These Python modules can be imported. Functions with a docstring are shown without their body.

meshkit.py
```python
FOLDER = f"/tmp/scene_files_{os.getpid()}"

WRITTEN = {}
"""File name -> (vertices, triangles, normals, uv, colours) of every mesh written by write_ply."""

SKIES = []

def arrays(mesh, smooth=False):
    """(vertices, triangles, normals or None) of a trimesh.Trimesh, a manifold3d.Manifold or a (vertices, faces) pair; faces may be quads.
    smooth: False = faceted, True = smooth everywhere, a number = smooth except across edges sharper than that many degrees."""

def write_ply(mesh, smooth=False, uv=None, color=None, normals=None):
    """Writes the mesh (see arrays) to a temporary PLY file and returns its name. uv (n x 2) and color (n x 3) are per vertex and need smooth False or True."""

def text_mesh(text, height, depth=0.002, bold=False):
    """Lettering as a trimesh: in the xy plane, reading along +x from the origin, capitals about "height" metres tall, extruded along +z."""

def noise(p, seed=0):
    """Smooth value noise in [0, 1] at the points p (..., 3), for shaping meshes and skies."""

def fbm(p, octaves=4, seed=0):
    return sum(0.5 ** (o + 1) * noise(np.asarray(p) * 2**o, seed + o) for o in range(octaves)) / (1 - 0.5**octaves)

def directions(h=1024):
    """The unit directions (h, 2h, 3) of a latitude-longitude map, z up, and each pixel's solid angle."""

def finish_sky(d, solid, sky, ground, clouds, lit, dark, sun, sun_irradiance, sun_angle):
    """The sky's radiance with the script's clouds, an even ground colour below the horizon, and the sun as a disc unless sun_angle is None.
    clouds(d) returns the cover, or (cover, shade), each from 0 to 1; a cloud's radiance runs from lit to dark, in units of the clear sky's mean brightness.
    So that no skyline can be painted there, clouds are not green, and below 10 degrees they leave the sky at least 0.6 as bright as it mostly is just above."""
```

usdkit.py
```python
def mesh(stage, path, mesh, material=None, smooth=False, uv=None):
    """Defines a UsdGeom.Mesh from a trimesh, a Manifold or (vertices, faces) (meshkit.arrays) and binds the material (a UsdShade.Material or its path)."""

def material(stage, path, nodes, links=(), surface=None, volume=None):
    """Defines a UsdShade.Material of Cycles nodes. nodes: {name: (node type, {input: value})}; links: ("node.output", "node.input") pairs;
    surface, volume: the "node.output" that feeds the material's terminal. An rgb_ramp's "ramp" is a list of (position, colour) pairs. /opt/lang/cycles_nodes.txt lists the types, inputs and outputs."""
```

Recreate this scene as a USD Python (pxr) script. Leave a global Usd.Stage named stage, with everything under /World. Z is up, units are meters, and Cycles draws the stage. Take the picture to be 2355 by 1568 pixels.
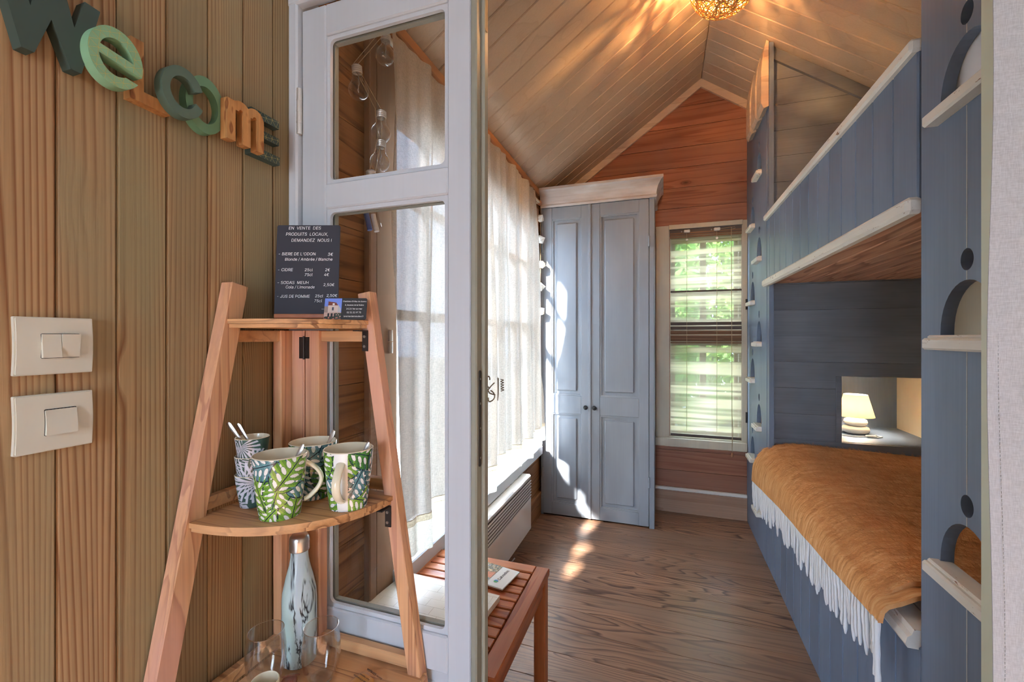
import math, random
import numpy as np, trimesh, usdkit, meshkit
import manifold3d as m3
from shapely.geometry import Polygon, box as sbox, Point, LineString
from shapely import affinity, unary_union
from pxr import Usd, UsdGeom, UsdLux, UsdShade, Sdf, Gf, Vt

stage = Usd.Stage.CreateInMemory()
UsdGeom.SetStageUpAxis(stage, 'Z'); UsdGeom.SetStageMetersPerUnit(stage, 1.0)
UsdGeom.Xform.Define(stage, '/World')
UsdGeom.Scope.Define(stage, '/World/Looks')
PI = math.pi
# ------------------------------------------------------------------ camera, sky, sun, exposure
YAW = math.degrees(math.atan(0.348))
cam = UsdGeom.Camera.Define(stage, '/World/Camera')
cam.AddTranslateOp().Set((0, 0, 1.24)); cam.AddRotateZOp().Set(YAW); cam.AddRotateXOp().Set(90.0)
cam.CreateHorizontalApertureAttr(36.0); cam.CreateVerticalApertureAttr(36.0 * 1568 / 2355)
cam.CreateFocalLengthAttr(1000.0 / 2355 * 36.0)
cam.CreateVerticalApertureOffsetAttr(-9.0 / 2355 * 36.0)
cam.CreateClippingRangeAttr((0.02, 500.0))
cam.CreateExposureAttr(2.06)

sky = UsdLux.DomeLight.Define(stage, '/World/Sky')
sky.CreateIntensityAttr(1.0)
sun = UsdLux.DistantLight.Define(stage, '/World/Sun')
sun.CreateIntensityAttr(5.5); sun.CreateNormalizeAttr(True); sun.CreateAngleAttr(4.5); sun.CreateColorAttr((1.0, 0.98, 0.95))
def aim(prim, d):
    d = np.array(d, float); d /= np.linalg.norm(d)
    z = -d; x = np.cross([0, 0, 1], z); x /= np.linalg.norm(x); y = np.cross(z, x)
    m = Gf.Matrix4d(*x, 0, *y, 0, *z, 0, 0, 0, 0, 1)
    prim.AddTransformOp().Set(m)
aim(sun, (0.36, 0.80, -0.62))

# ------------------------------------------------------------------ materials
def lin(*c):
    c = np.array(c, float) / 255
    return tuple(np.where(c <= .04045, c / 12.92, ((c + .055) / 1.055) ** 2.4))
class R(str): pass
class Node:
    def __init__(s, g, n): s.g, s.n = g, n
    def __getitem__(s, o): return R(f'{s.n}.{o}')
class G:
    def __init__(s): s.nodes, s.links = {}, []
    def n(s, kind, **kw):
        name = f'n{len(s.nodes)}'; vals = {}
        for k, v in kw.items():
            if isinstance(v, R): s.links.append((str(v), f'{name}.{k}'))
            else: vals[k] = v
        s.nodes[name] = (kind, vals); return Node(s, name)
    def math(s, t, a, b=None, c=None):
        kw = dict(math_type=t, value1=a)
        if b is not None: kw['value2'] = b
        if c is not None: kw['value3'] = c
        return s.n('math', **kw)['value']
    def mix(s, fac, a, b, t='mix'): return s.n('mix', mix_type=t, fac=fac, color1=a, color2=b)['color']
    def ramp(s, fac, stops): return s.n('rgb_ramp', fac=fac, ramp=stops)['color']
    def rng(s, v, a, b, c, d): return s.n('map_range', value=v, from_min=a, from_max=b, to_min=c, to_max=d, clamp=True)['result']
    def done(s, name, out): return usdkit.material(stage, '/World/Looks/' + name, s.nodes, s.links, surface=str(out))
def ppos(g, jitter=True, obj=False):
    p = g.n('texture_coordinate')['object'] if obj else g.n('geometry')['position']
    if not jitter: return p, None
    r = g.n('object_info')['random']
    o = g.n('vector_math', math_type='scale', vector1=(17.3, 11.9, 23.7), scale=r)['vector']
    return g.n('vector_math', math_type='add', vector1=p, vector2=o)['vector'], r
def axscale(axis, across, along): 
    return tuple(along if i == 'xyz'.index(axis) else across for i in range(3))

def wood(name, axis, stops, rings=9.0, across=7.0, along=0.5, rough=.6, vary=.18, fibre=.35, bump=.25, knots=0.0, knotcol=(.08, .035, .02), tint=None, tintscale=2.0, contrast=1.0, spec=.35, alt=None, obj=False, lines=None):
    g = G(); p, r = ppos(g, True, obj)
    a = g.n('mapping', vector=p, scale=axscale(axis, across, along))['vector']
    n1 = g.n('noise_texture', vector=a, scale=1.0, detail=2.0, roughness=.45, distortion=.15)['fac']
    field = n1
    if knots:
        kp = g.n('mapping', vector=p, scale=axscale(axis, 6.0, 2.6))['vector']
        kd = g.n('voronoi_texture', vector=kp, scale=1.0, randomness=1.0)['distance']
        kk = g.rng(kd, 0.0, .26, 1.0, 0.0)
        kk = g.math('power', kk, 2.0)
        field = g.math('multiply_add', kk, .22, field)
    field = g.math('multiply', field, rings)
    if lines:
        sx = g.n('separate_xyz', vector=p)[lines[0]]
        field = g.math('multiply_add', sx, lines[1], field)
    f = g.math('fraction', field)
    col = g.ramp(f, stops)
    b = g.n('mapping', vector=p, scale=axscale(axis, 160.0, 3.5))['vector']
    n2 = g.n('noise_texture', vector=b, scale=1.0, detail=3.0, roughness=.6)['fac']
    col = g.mix(fibre, col, g.ramp(n2, [(0.25, (.35,) * 3), (.7, (1, 1, 1))]), 'multiply')
    if tint is not None:
        tp = g.n('mapping', vector=p, scale=axscale(axis, tintscale, tintscale * .3))['vector']
        tn = g.n('noise_texture', vector=tp, scale=1.0, detail=3.0)['fac']
        col = g.mix(g.rng(tn, .42, .62, 0, .75), col, tint, 'mix')
    if alt is not None:
        w2 = g.n('white_noise_texture', dimensions='1D', w=g.math('multiply', r, 91.7))['value']
        col = g.mix(g.rng(w2, .2, .9, 0, .8), col, g.mix(1.0, col, alt, 'multiply'), 'mix')
    if knots:
        col = g.mix(g.rng(kd, .02, .12 * knots, .9, 0.0), col, knotcol, 'mix')
    v = g.rng(r, 0, 1, 1 - vary, 1 + vary)
    col = g.n('hsv', value=v, color=col)['color']
    h = g.math('multiply_add', n2, .6, g.math('multiply', f, .5))
    nb = g.n('bump', height=h, strength=bump, distance=.002)['normal']
    s = g.n('principled_bsdf', base_color=col, roughness=rough, specular_ior_level=spec, normal=nb)
    return g.done(name, s['BSDF'])

def paint(name, col, rough=.45, axis='z', wear=.10, bump=.12, spec=.4, wearcol=None, vary=.05, obj=False, patch=0.0, patchcol=(.3, .17, .08)):
    g = G(); p, r = ppos(g, True, obj)
    b = g.n('mapping', vector=p, scale=axscale(axis, 140.0, 4.0))['vector']
    n2 = g.n('noise_texture', vector=b, scale=1.0, detail=3.0)['fac']
    m = g.n('mapping', vector=p, scale=axscale(axis, 7.0, 2.5))['vector']
    n3 = g.n('noise_texture', vector=m, scale=1.0, detail=4.0)['fac']
    c2 = tuple(x * (1 - wear * 3) for x in col) if wearcol is None else wearcol
    c = g.mix(g.rng(n3, .35, .65, 0, 1), tuple(min(1, x * (1 + wear)) for x in col), c2 if wearcol else tuple(x * (1 - wear) for x in col))
    c = g.mix(wear * 1.5, c, g.ramp(n2, [(0.3, (.55,) * 3), (.65, (1, 1, 1))]), 'multiply')
    if patch:
        n4 = g.n('noise_texture', vector=g.n('mapping', vector=p, scale=axscale(axis, 60., 14.))['vector'], scale=1.0, detail=5.0, roughness=.7)['fac']
        c = g.mix(g.rng(n4, .66 - patch, .70 - patch, 0, 1), c, patchcol)
    c = g.n('hsv', value=g.rng(r, 0, 1, 1 - vary, 1 + vary), color=c)['color']
    nb = g.n('bump', height=n2, strength=bump, distance=.001)['normal']
    s = g.n('principled_bsdf', base_color=c, roughness=rough, specular_ior_level=spec, normal=nb)
    return g.done(name, s['BSDF'])
def plain(name, col, rough=.5, metal=0.0, spec=.5, **kw):
    g = G(); s = g.n('principled_bsdf', base_color=col, roughness=rough, metallic=metal, specular_ior_level=spec, **kw)
    return g.done(name, s['BSDF'])
def vcol(name, rough=.3, spec=.5, attr='print', emit=None):
    g = G(); a = g.n('attribute', attribute=attr)['color']
    s = g.n('principled_bsdf', base_color=a, roughness=rough, specular_ior_level=spec)
    return g.done(name, s['BSDF'])
def cloth(name, col, through=.5, clear=.0, weave=700., rough=.9, stripes=None, dirt=.12):
    g = G(); p, _ = ppos(g, False)
    n = g.n('noise_texture', vector=g.n('mapping', vector=p, scale=(weave, weave, weave * .12))['vector'], scale=1.0, detail=2.0)['fac']
    n2 = g.n('noise_texture', vector=g.n('mapping', vector=p, scale=(weave * .12, weave * .12, weave))['vector'], scale=1.0, detail=2.0)['fac']
    w = g.math('add', g.math('multiply', n, .5), g.math('multiply', n2, .5))
    c = g.mix(1.0, col, g.ramp(w, [(.35, (1 - dirt * 2.2,) * 3), (.62, (1, 1, 1))]), 'multiply')
    nb = g.n('bump', height=w, strength=.25, distance=.0008)['normal']
    d = g.n('diffuse_bsdf', color=c, normal=nb)['BSDF']; t = g.n('translucent_bsdf', color=c, normal=nb)['BSDF']
    s = g.n('mix_closure', fac=through, closure1=d, closure2=t)['closure']
    if clear:
        s = g.n('mix_closure', fac=clear, closure1=s, closure2=g.n('transparent_bsdf', color=(1, 1, 1))['BSDF'])['closure']
    return g.done(name, s)
def pane(name, tintc=(1, 1, 1), ior=1.45):
    g = G(); f = g.math('multiply_add', g.math('power', g.n('layer_weight', blend=.5)['facing'], 5.0), .9, .03)
    s = g.n('mix_closure', fac=f, closure1=g.n('transparent_bsdf', color=tintc)['BSDF'], closure2=g.n('glossy_bsdf', color=(1, 1, 1), roughness=.01)['BSDF'])
    return g.done(name, s['closure'])
def glow(name, col, strength):
    g = G(); e = g.n('emission', color=col, strength=strength)['emission']; return g.done(name, e)

# sky: soft overcast daylight with broken cloud
g = G()
d = g.n('texture_coordinate')['generated']
skyc = g.n('noise_texture', vector=d, scale=2.2, detail=4.0)['fac']
col = g.mix(g.rng(skyc, .4, .65, 0, 1), (.45, .66, 1.0), (.76, .88, 1.0))
bg = g.n('background_shader', color=col, strength=4.4)
skym = g.done('sky_look', bg['background'])
UsdShade.MaterialBindingAPI.Apply(sky.GetPrim()).Bind(skym)

M = {}
M['entry'] = wood('entry_boards', 'z', [(0, lin(184, 148, 108)), (.5, lin(174, 138, 98)), (.84, lin(136, 90, 56)), (1.0, lin(178, 142, 102))], rings=20, across=7, along=.28, rough=.7, vary=.10, fibre=.45, bump=.5, knots=.8, lines=('y', 150.0), tint=lin(144, 130, 98), tintscale=6.0, alt=(.80, .90, .88))
M['inner'] = wood('inner_boards', 'y', [(0, lin(160, 112, 68)), (.7, lin(146, 100, 60)), (.92, lin(112, 72, 42)), (1, lin(158, 110, 66))], rings=9, across=9, along=.5, rough=.65, vary=.1, knots=.6)
M['gable'] = wood('gable_boards', 'x', [(0, lin(178, 120, 92)), (.6, lin(170, 112, 84)), (.9, lin(150, 94, 70)), (1, lin(176, 118, 90))], rings=7, across=10, along=.5, rough=.6, vary=.12, knots=.9, tint=lin(158, 112, 90), tintscale=4, fibre=.3, bump=.2)
M['skirt'] = wood('skirting_wood', 'x', [(0, lin(184, 148, 122)), (1, lin(168, 130, 104))], rings=5, across=8, along=.5, rough=.6, vary=.05)
M['benchz'] = wood('bench_wood_leg', 'z', [(0, lin(184, 108, 64)), (.6, lin(174, 98, 56)), (.92, lin(150, 74, 38)), (1, lin(190, 100, 52))], rings=3, across=12, along=.6, rough=.4, vary=.05, fibre=.3)
M['ceil'] = wood('ceiling_boards', 'x', [(0, lin(204, 184, 158)), (.8, lin(201, 181, 155)), (.95, lin(196, 175, 148)), (1, lin(203, 183, 157))], rings=4, across=7, along=.4, rough=.5, vary=.05, fibre=.12, bump=.06, knots=.35, knotcol=lin(160, 132, 102))
M['floor'] = wood('floor_boards', 'x', [(0, lin(174, 132, 102)), (.6, lin(160, 117, 88)), (.88, lin(92, 61, 44)), (1.0, lin(170, 128, 98))], rings=15, across=8, along=.9, rough=.3, vary=.14, fibre=.5, bump=.22, tint=lin(128, 100, 80), tintscale=3, knots=.5, spec=.5)
M['shelfz'] = wood('shelf_wood_upright', 'z', [(0, lin(222, 170, 124)), (.7, lin(212, 158, 114)), (.93, lin(178, 122, 84)), (1, lin(220, 168, 122))], rings=5, across=26, along=.7, rough=.6, vary=.07, fibre=.35, bump=.25, knots=.22, tint=lin(212, 158, 138), tintscale=9)
M['shelfx'] = wood('shelf_wood_flat', 'x', [(0, lin(214, 160, 108)), (.65, lin(200, 144, 92)), (.92, lin(140, 92, 56)), (1, lin(212, 158, 106))], rings=8, across=16, along=1.2, rough=.55, vary=.08, fibre=.4, bump=.2, knots=.35, tint=lin(224, 176, 130), tintscale=7)
M['bench'] = wood('bench_wood', 'x', [(0, lin(190, 116, 70)), (.6, lin(180, 104, 60)), (.92, lin(150, 72, 36)), (1, lin(196, 106, 56))], rings=5, across=16, along=1.2, rough=.38, vary=.16, fibre=.3, bump=.15)
M['benchy'] = wood('bench_wood_rail', 'y', [(0, lin(184, 108, 64)), (.6, lin(174, 98, 56)), (.92, lin(140, 66, 34)), (1, lin(190, 100, 52))], rings=5, across=16, along=1.2, rough=.38, vary=.06, fibre=.3, bump=.15, knots=.3)
M['deck'] = wood('bunk_deck_wood', 'y', [(0, lin(212, 162, 130)), (.6, lin(202, 148, 116)), (.92, lin(156, 106, 80)), (1, lin(210, 160, 128))], rings=7, across=10, along=.7, rough=.55, vary=.1, knots=.6)
M['case'] = paint('casing_cream', lin(206, 196, 172), axis='z', wear=.08)
M['brownframe'] = paint('casing_brown', lin(150, 116, 88), axis='z', wear=.1)
M['doorgrey'] = paint('door_grey', lin(192, 197, 203), rough=.38, axis='z', wear=.03, bump=.06)
M['lip'] = paint('door_edge', lin(150, 150, 136), rough=.45, axis='z', wear=.06)
M['tan'] = plain('raw_edge', lin(196, 158, 112), .6)
M['bunk'] = paint('bunk_slate', lin(118, 133, 154), rough=.42, axis='z', wear=.10, bump=.15)
M['bunkend'] = paint('bunk_slate_end', lin(122, 127, 134), rough=.5, axis='x', wear=.14, bump=.2, vary=.06)
M['white'] = paint('white_trim', lin(232, 226, 214), rough=.5, axis='y', wear=.06, patch=.03, patchcol=lin(150, 110, 80))
M['whitex'] = paint('white_trim_flat', lin(228, 222, 210), rough=.5, axis='x', wear=.08)
M['pale'] = wood('pale_trim', 'x', [(0, lin(226, 204, 178)), (.7, lin(220, 196, 170)), (1, lin(206, 180, 152))], rings=5, across=9, along=.6, rough=.55, vary=.04, fibre=.15)
M['topstrip'] = plain('strip_brown', lin(176, 122, 78), .55)
M['ward'] = paint('wardrobe_blue', lin(144, 150, 157), rough=.42, axis='z', wear=.05, bump=.14)
M['wardx'] = paint('wardrobe_crown', lin(214, 210, 206), rough=.5, axis='x', wear=.14, wearcol=lin(186, 164, 148))
M['knob'] = plain('knob_black', (.012, .012, .014), .25)
M['steel'] = plain('steel', (.62, .60, .57), .28, 1.0)
M['dark_steel'] = plain('dark_steel', (.06, .05, .045), .4, .8)
M['hinge'] = plain('hinge_metal', (.66, .63, .58), .35, .6)
M['plate'] = plain('switch_plastic', lin(212, 208, 192), .38)
M['mint'] = plain('jamb_green', lin(224, 230, 208), .5)
M['linen'] = cloth('linen_grey', lin(204, 206, 208), .2, 0.0, 900., dirt=.10)
M['curtain'] = cloth('linen_cream', lin(202, 192, 176), .12, .022, 700., dirt=.14)
M['hem'] = cloth('linen_hem', lin(206, 190, 160), .45, .0, 700., dirt=.2)
M['hemlow'] = cloth('linen_hem_low', lin(232, 224, 204), .45, .0, 700., dirt=.16)
M['thread'] = plain('thread_brown', lin(120, 104, 86), .9)
M['sheet'] = plain('bed_sheet', lin(236, 236, 240), .9)
M['radiator'] = plain('radiator_white', lin(232, 230, 226), .12)
M['glass'] = pane('window_pane')
g = G(); f = g.math('multiply_add', g.math('power', g.n('layer_weight', blend=.5)['facing'], 2.4), .8, .035)
M['clear'] = g.done('clear_glass', g.n('mix_closure', fac=f, closure1=g.n('transparent_bsdf', color=(.985, .99, .985))['BSDF'], closure2=g.n('glossy_bsdf', color=(1, 1, 1), roughness=.02)['BSDF'])['closure'])
M['glassrim'] = plain('solid_glass', (1, 1, 1), .0, 0, .6, transmission_weight=1.0, ior=1.45)
M['film'] = pane('film', (.97, .95, .92), 1.35)
M['slate'] = plain('chalk_slate', lin(44, 44, 54), .65)
M['chalk'] = plain('chalk_white', lin(236, 236, 236), .9)
M['ink'] = plain('ink_black', (.02, .02, .022), .6)
M['greenbold'] = plain('letter_dark_green', lin(62, 78, 70), .6)
M['greymid'] = plain('letter_grey_green', lin(84, 106, 92), .6)
M['greenmid'] = plain('letter_mid_green', lin(104, 146, 112), .6)
M['greenlight'] = plain('letter_light_green', lin(136, 178, 138), .6)
M['goldline'] = plain('gold_line', lin(190, 178, 104), .4)
M['letterwood'] = wood('letter_wood', 'z', [(0, lin(206, 150, 92)), (.6, lin(190, 130, 76)), (.9, lin(150, 92, 52)), (1, lin(204, 148, 90))], rings=2.5, across=40, along=16, rough=.6, vary=.04, fibre=.55)
M['mug'] = vcol('mug_print', .12)
M['cup'] = vcol('cup_print', .25)
M['cream'] = plain('glaze_cream', lin(236, 226, 198), .15)
M['photo'] = vcol('photo_print', .35)
M['paper'] = plain('paper_white', lin(226, 224, 218), .6)
M['map'] = None
M['lampstone'] = plain('lamp_stone', lin(222, 216, 206), .7)
M['bisc'] = plain('biscuit', lin(214, 150, 70), .7)
M['speculoos'] = plain('biscuit_brown', lin(150, 82, 44), .7)
M['red'] = plain('wrapper_red', lin(190, 40, 44), .4)
M['blue'] = plain('wrapper_blue', lin(70, 96, 160), .4)
M['green'] = plain('logo_green', lin(60, 150, 80), .5)
M['logoblue'] = plain('logo_blue', lin(40, 130, 190), .5)
M['soil'] = plain('ground_soil', lin(108, 112, 110), .9)
M['roofdark'] = plain('outer_shell', lin(120, 100, 80), .9)
M['porch'] = plain('porch_white', lin(206, 212, 222), .8)
M['fringe'] = plain('fringe_wool', lin(240, 238, 236), .95)
M['cord'] = plain('cord_tan', lin(186, 160, 124), .8)
M['rodwood'] = plain('rod_wood', lin(186, 130, 92), .5)
M['niche'] = paint('niche_ply', lin(226, 214, 188), axis='z', wear=.05)
M['paperlamp'] = cloth('folded_paper', lin(250, 248, 240), .3, 0, 300., dirt=.03)

# map pad print, marble bottle, blanket, blind, shades
g = G(); p, _ = ppos(g, False)
br = g.n('brick_texture', vector=p, color1=lin(226, 220, 204), color2=lin(220, 214, 200), mortar=lin(176, 166, 146), scale=16.0, mortar_size=.012, brick_width=.9, row_height=.55)['color']
nz = g.n('noise_texture', vector=p, scale=9.0, detail=4.0)['fac']
s = g.n('principled_bsdf', base_color=g.mix(g.rng(nz, .4, .62, 0, .85), br, lin(226, 222, 208)), roughness=.35)
M['map'] = g.done('map_paper', s['BSDF'])
g = G(); p, _ = ppos(g, False, True)
q = g.n('mapping', vector=p, scale=(11., 11., 2.6))['vector']
n = g.n('noise_texture', vector=q, scale=1.0, detail=5.0, roughness=.62, distortion=.9)['fac']
q2 = g.n('mapping', vector=p, scale=(60., 60., 7.))['vector']
nn = g.n('noise_texture', vector=q2, scale=1.0, detail=3.0)['fac']
line = g.math('absolute', g.math('subtract', n, .5))
mask = g.math('multiply', g.rng(line, .005, .020, 1, 0), g.rng(nn, .42, .56, 0, 1))
base = g.mix(g.rng(n, .42, .6, 0, 1), lin(190, 212, 206), lin(176, 190, 204))
s = g.n('principled_bsdf', base_color=g.mix(mask, base, lin(40, 42, 46)), roughness=.28)
M['marble'] = g.done('bottle_marble', s['BSDF'])
g = G(); p, _ = ppos(g, False)
q = g.n('mapping', vector=p, scale=(14., 90., 14.))['vector']
n = g.n('noise_texture', vector=q, scale=1.0, detail=5.0, roughness=.65)['fac']
q2 = g.n('noise_texture', vector=p, scale=6.0, detail=2.0)['fac']
c = g.ramp(n, [(.28, lin(184, 124, 74)), (.5, lin(232, 168, 108)), (.72, lin(250, 206, 150))])
c = g.mix(g.rng(q2, .35, .65, 0, .35), c, lin(190, 130, 80))
nb = g.n('bump', height=n, strength=.6, distance=.006)['normal']
s = g.n('principled_bsdf', base_color=c, roughness=.95, specular_ior_level=.1, sheen_weight=.25, sheen_tint=lin(230, 180, 120), normal=nb)
M['blanket'] = g.done('blanket_wool', s['BSDF'])
g = G(); p, _ = ppos(g, False)
q = g.n('mapping', vector=p, scale=(3.0, 1., 190.))['vector']
n = g.n('noise_texture', vector=q, scale=1.0, detail=3.0, roughness=.6)['fac']
q2 = g.n('mapping', vector=p, scale=(1.2, 1., 34.))['vector']
n2 = g.n('noise_texture', vector=q2, scale=1.0, detail=1.0)['fac']
c = g.mix(g.rng(n2, .4, .6, 0, 1), lin(214, 200, 166), lin(140, 128, 106))
dd = g.n('diffuse_bsdf', color=c)['BSDF']; tt = g.n('translucent_bsdf', color=c)['BSDF']
s1 = g.n('mix_closure', fac=.55, closure1=dd, closure2=tt)['closure']
op = g.math('add', g.math('multiply', n, .45), g.math('multiply', n2, .55))
s2 = g.n('mix_closure', fac=g.rng(op, .42, .60, .0, .26), closure1=s1, closure2=g.n('transparent_bsdf')['BSDF'])['closure']
M['blind'] = g.done('blind_reed', s2)
M['blindslat'] = wood('blind_slat', 'x', [(0, lin(150, 112, 84)), (1, lin(120, 88, 64))], rings=3, across=30, along=.6, rough=.7)
M['blinddark'] = plain('blind_dark', lin(96, 84, 76), .7)
g = G()
s = g.n('mix_closure', fac=.55, closure1=g.n('translucent_bsdf', color=lin(236, 212, 172))['BSDF'], closure2=g.n('diffuse_bsdf', color=lin(246, 238, 224))['BSDF'])
M['lampshade'] = g.done('lamp_shade', s['closure'])
M['fibre'] = plain('lamp_fibre', lin(206, 164, 96), .7)
M['bulbwarm'] = glow('bulb_warm', (1.0, .52, .20), 1900.0)
M['bulbniche'] = glow('bulb_niche', (1.0, .86, .68), 85.0)
g = G(); p, r = ppos(g, True)
c = g.mix(r, lin(92, 140, 62), lin(150, 186, 96))
c = g.mix(g.n('noise_texture', vector=p, scale=1.4)['fac'], c, lin(78, 128, 60))
s = g.n('mix_closure', fac=.4, closure1=g.n('principled_bsdf', base_color=c, roughness=.5)['BSDF'], closure2=g.n('translucent_bsdf', color=c)['BSDF'])
M['leaf'] = g.done('leaf_green', s['closure'])
M['bark'] = plain('bark', lin(96, 78, 60), .9)

# ------------------------------------------------------------------ prim helpers
used = {}
def numbered(parent, name):
    k = used.get((parent, name), 0); used[(parent, name)] = k + 1
    return f'{parent}/{name}' + (f'_{k:03d}' if k else '')
LOC = {}
def meta(prim, **kw):
    for k, v in kw.items():
        if v is not None: prim.SetCustomDataByKey(k, v)
def thing(name, label=None, cat=None, loc=(0, 0, 0), rotz=0.0, group=None, kind=None):
    path = numbered('/World', name)
    x = UsdGeom.Xform.Define(stage, path)
    x.AddTranslateOp().Set(tuple(map(float, loc)))
    if rotz: x.AddRotateZOp().Set(float(rotz))
    meta(x.GetPrim(), label=label, category=cat, group=group, kind=kind)
    LOC[path] = np.array(loc, float); return path
def cat(ms):
    ms = [m if isinstance(m, trimesh.Trimesh) else trimesh.Trimesh(*meshkit.arrays(m)[:2], process=False) for m in ms]
    return trimesh.util.concatenate(ms)
def tm(m):
    if isinstance(m, list): return cat(m)
    if isinstance(m, trimesh.Trimesh): return m
    v, f, _ = meshkit.arrays(m); return trimesh.Trimesh(v, f, process=False)
def part(parent, name, mesh, mat, label=None, smooth=False, local=False, colors=None, kind=None):
    path = numbered(parent, name)
    m = tm(mesh).copy()
    if not local: m.vertices = m.vertices - LOC[parent]
    LOC[path] = LOC[parent]
    p = usdkit.mesh(stage, path, m, M[mat] if isinstance(mat, str) else mat, smooth=smooth)
    if colors is not None:
        UsdGeom.PrimvarsAPI(p).CreatePrimvar('print', Sdf.ValueTypeNames.Color3fArray, 'vertex').Set(Vt.Vec3fArray.FromNumpy(np.asarray(colors, np.float32)))
    meta(p.GetPrim(), label=label, kind=kind); return path
def single(name, mesh, mat, label=None, cat_=None, smooth=False, group=None, kind=None, loc=None):
    m = tm(mesh)
    path = numbered('/World', name)
    p = usdkit.mesh(stage, path, m, M[mat], smooth=smooth)
    meta(p.GetPrim(), label=label, category=cat_, group=group, kind=kind); return path
def copy_of(src, loc, rotz, label):
    name = src.rsplit('/', 1)[1]
    path = numbered('/World', name)
    x = UsdGeom.Xform.Define(stage, path)
    x.GetPrim().GetReferences().AddInternalReference(src)
    x.ClearXformOpOrder()
    x.AddTranslateOp().Set(tuple(map(float, loc)))
    (x.GetPrim().GetAttribute('xformOp:rotateZ') and x.AddRotateZOp() or x.AddRotateZOp()).Set(float(rotz))
    x.GetPrim().SetInstanceable(True)
    meta(x.GetPrim(), label=label); return path

# ------------------------------------------------------------------ shapes
def bx(x0, y0, z0, x1, y1, z1, c=0.0):
    x0, x1 = sorted((x0, x1)); y0, y1 = sorted((y0, y1)); z0, z1 = sorted((z0, z1))
    if c <= 0:
        m = trimesh.creation.box([x1 - x0, y1 - y0, z1 - z0]); m.apply_translation([(x0 + x1) / 2, (y0 + y1) / 2, (z0 + z1) / 2]); return m
    c = min(c, (x1 - x0) * .45, (y1 - y0) * .45, (z1 - z0) * .45)
    pts = []
    for i in (0, 1):
        for j in (0, 1):
            for k in (0, 1):
                X, Y, Z = (x0, x1)[i], (y0, y1)[j], (z0, z1)[k]
                a, b, d = (c, -c)[i], (c, -c)[j], (c, -c)[k]
                pts += [(X + a, Y + b, Z), (X + a, Y, Z + d), (X, Y + b, Z + d)]
    return tm(m3.Manifold.hull_points(np.array(pts, np.float64)))
def ex(poly, a, b, axis):
    """extrude a shapely polygon drawn in the two other axes from a to b along axis"""
    out = []
    for p in getattr(poly, 'geoms', [poly]):
        if p.is_empty or p.geom_type != 'Polygon': continue
        m = trimesh.creation.extrude_polygon(p, b - a, engine='earcut')
        v = m.vertices
        if axis == 'z': w = np.c_[v[:, 0], v[:, 1], v[:, 2] + a]
        elif axis == 'y': w = np.c_[v[:, 0], v[:, 2] + a, v[:, 1]]
        else: w = np.c_[v[:, 2] + a, v[:, 0], v[:, 1]]
        f = m.faces[:, ::-1] if axis == 'y' else m.faces
        out.append(trimesh.Trimesh(w, f, process=False))
    return cat(out)
def put(m, o, r, u, n=None):
    m = tm(m); r, u = np.array(r, float), np.array(u, float)
    n = np.cross(r, u) if n is None else np.array(n, float)
    v = m.vertices
    return trimesh.Trimesh(np.array(o, float) + v[:, :1] * r + v[:, 1:2] * u + v[:, 2:3] * n, m.faces, process=False)
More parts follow.
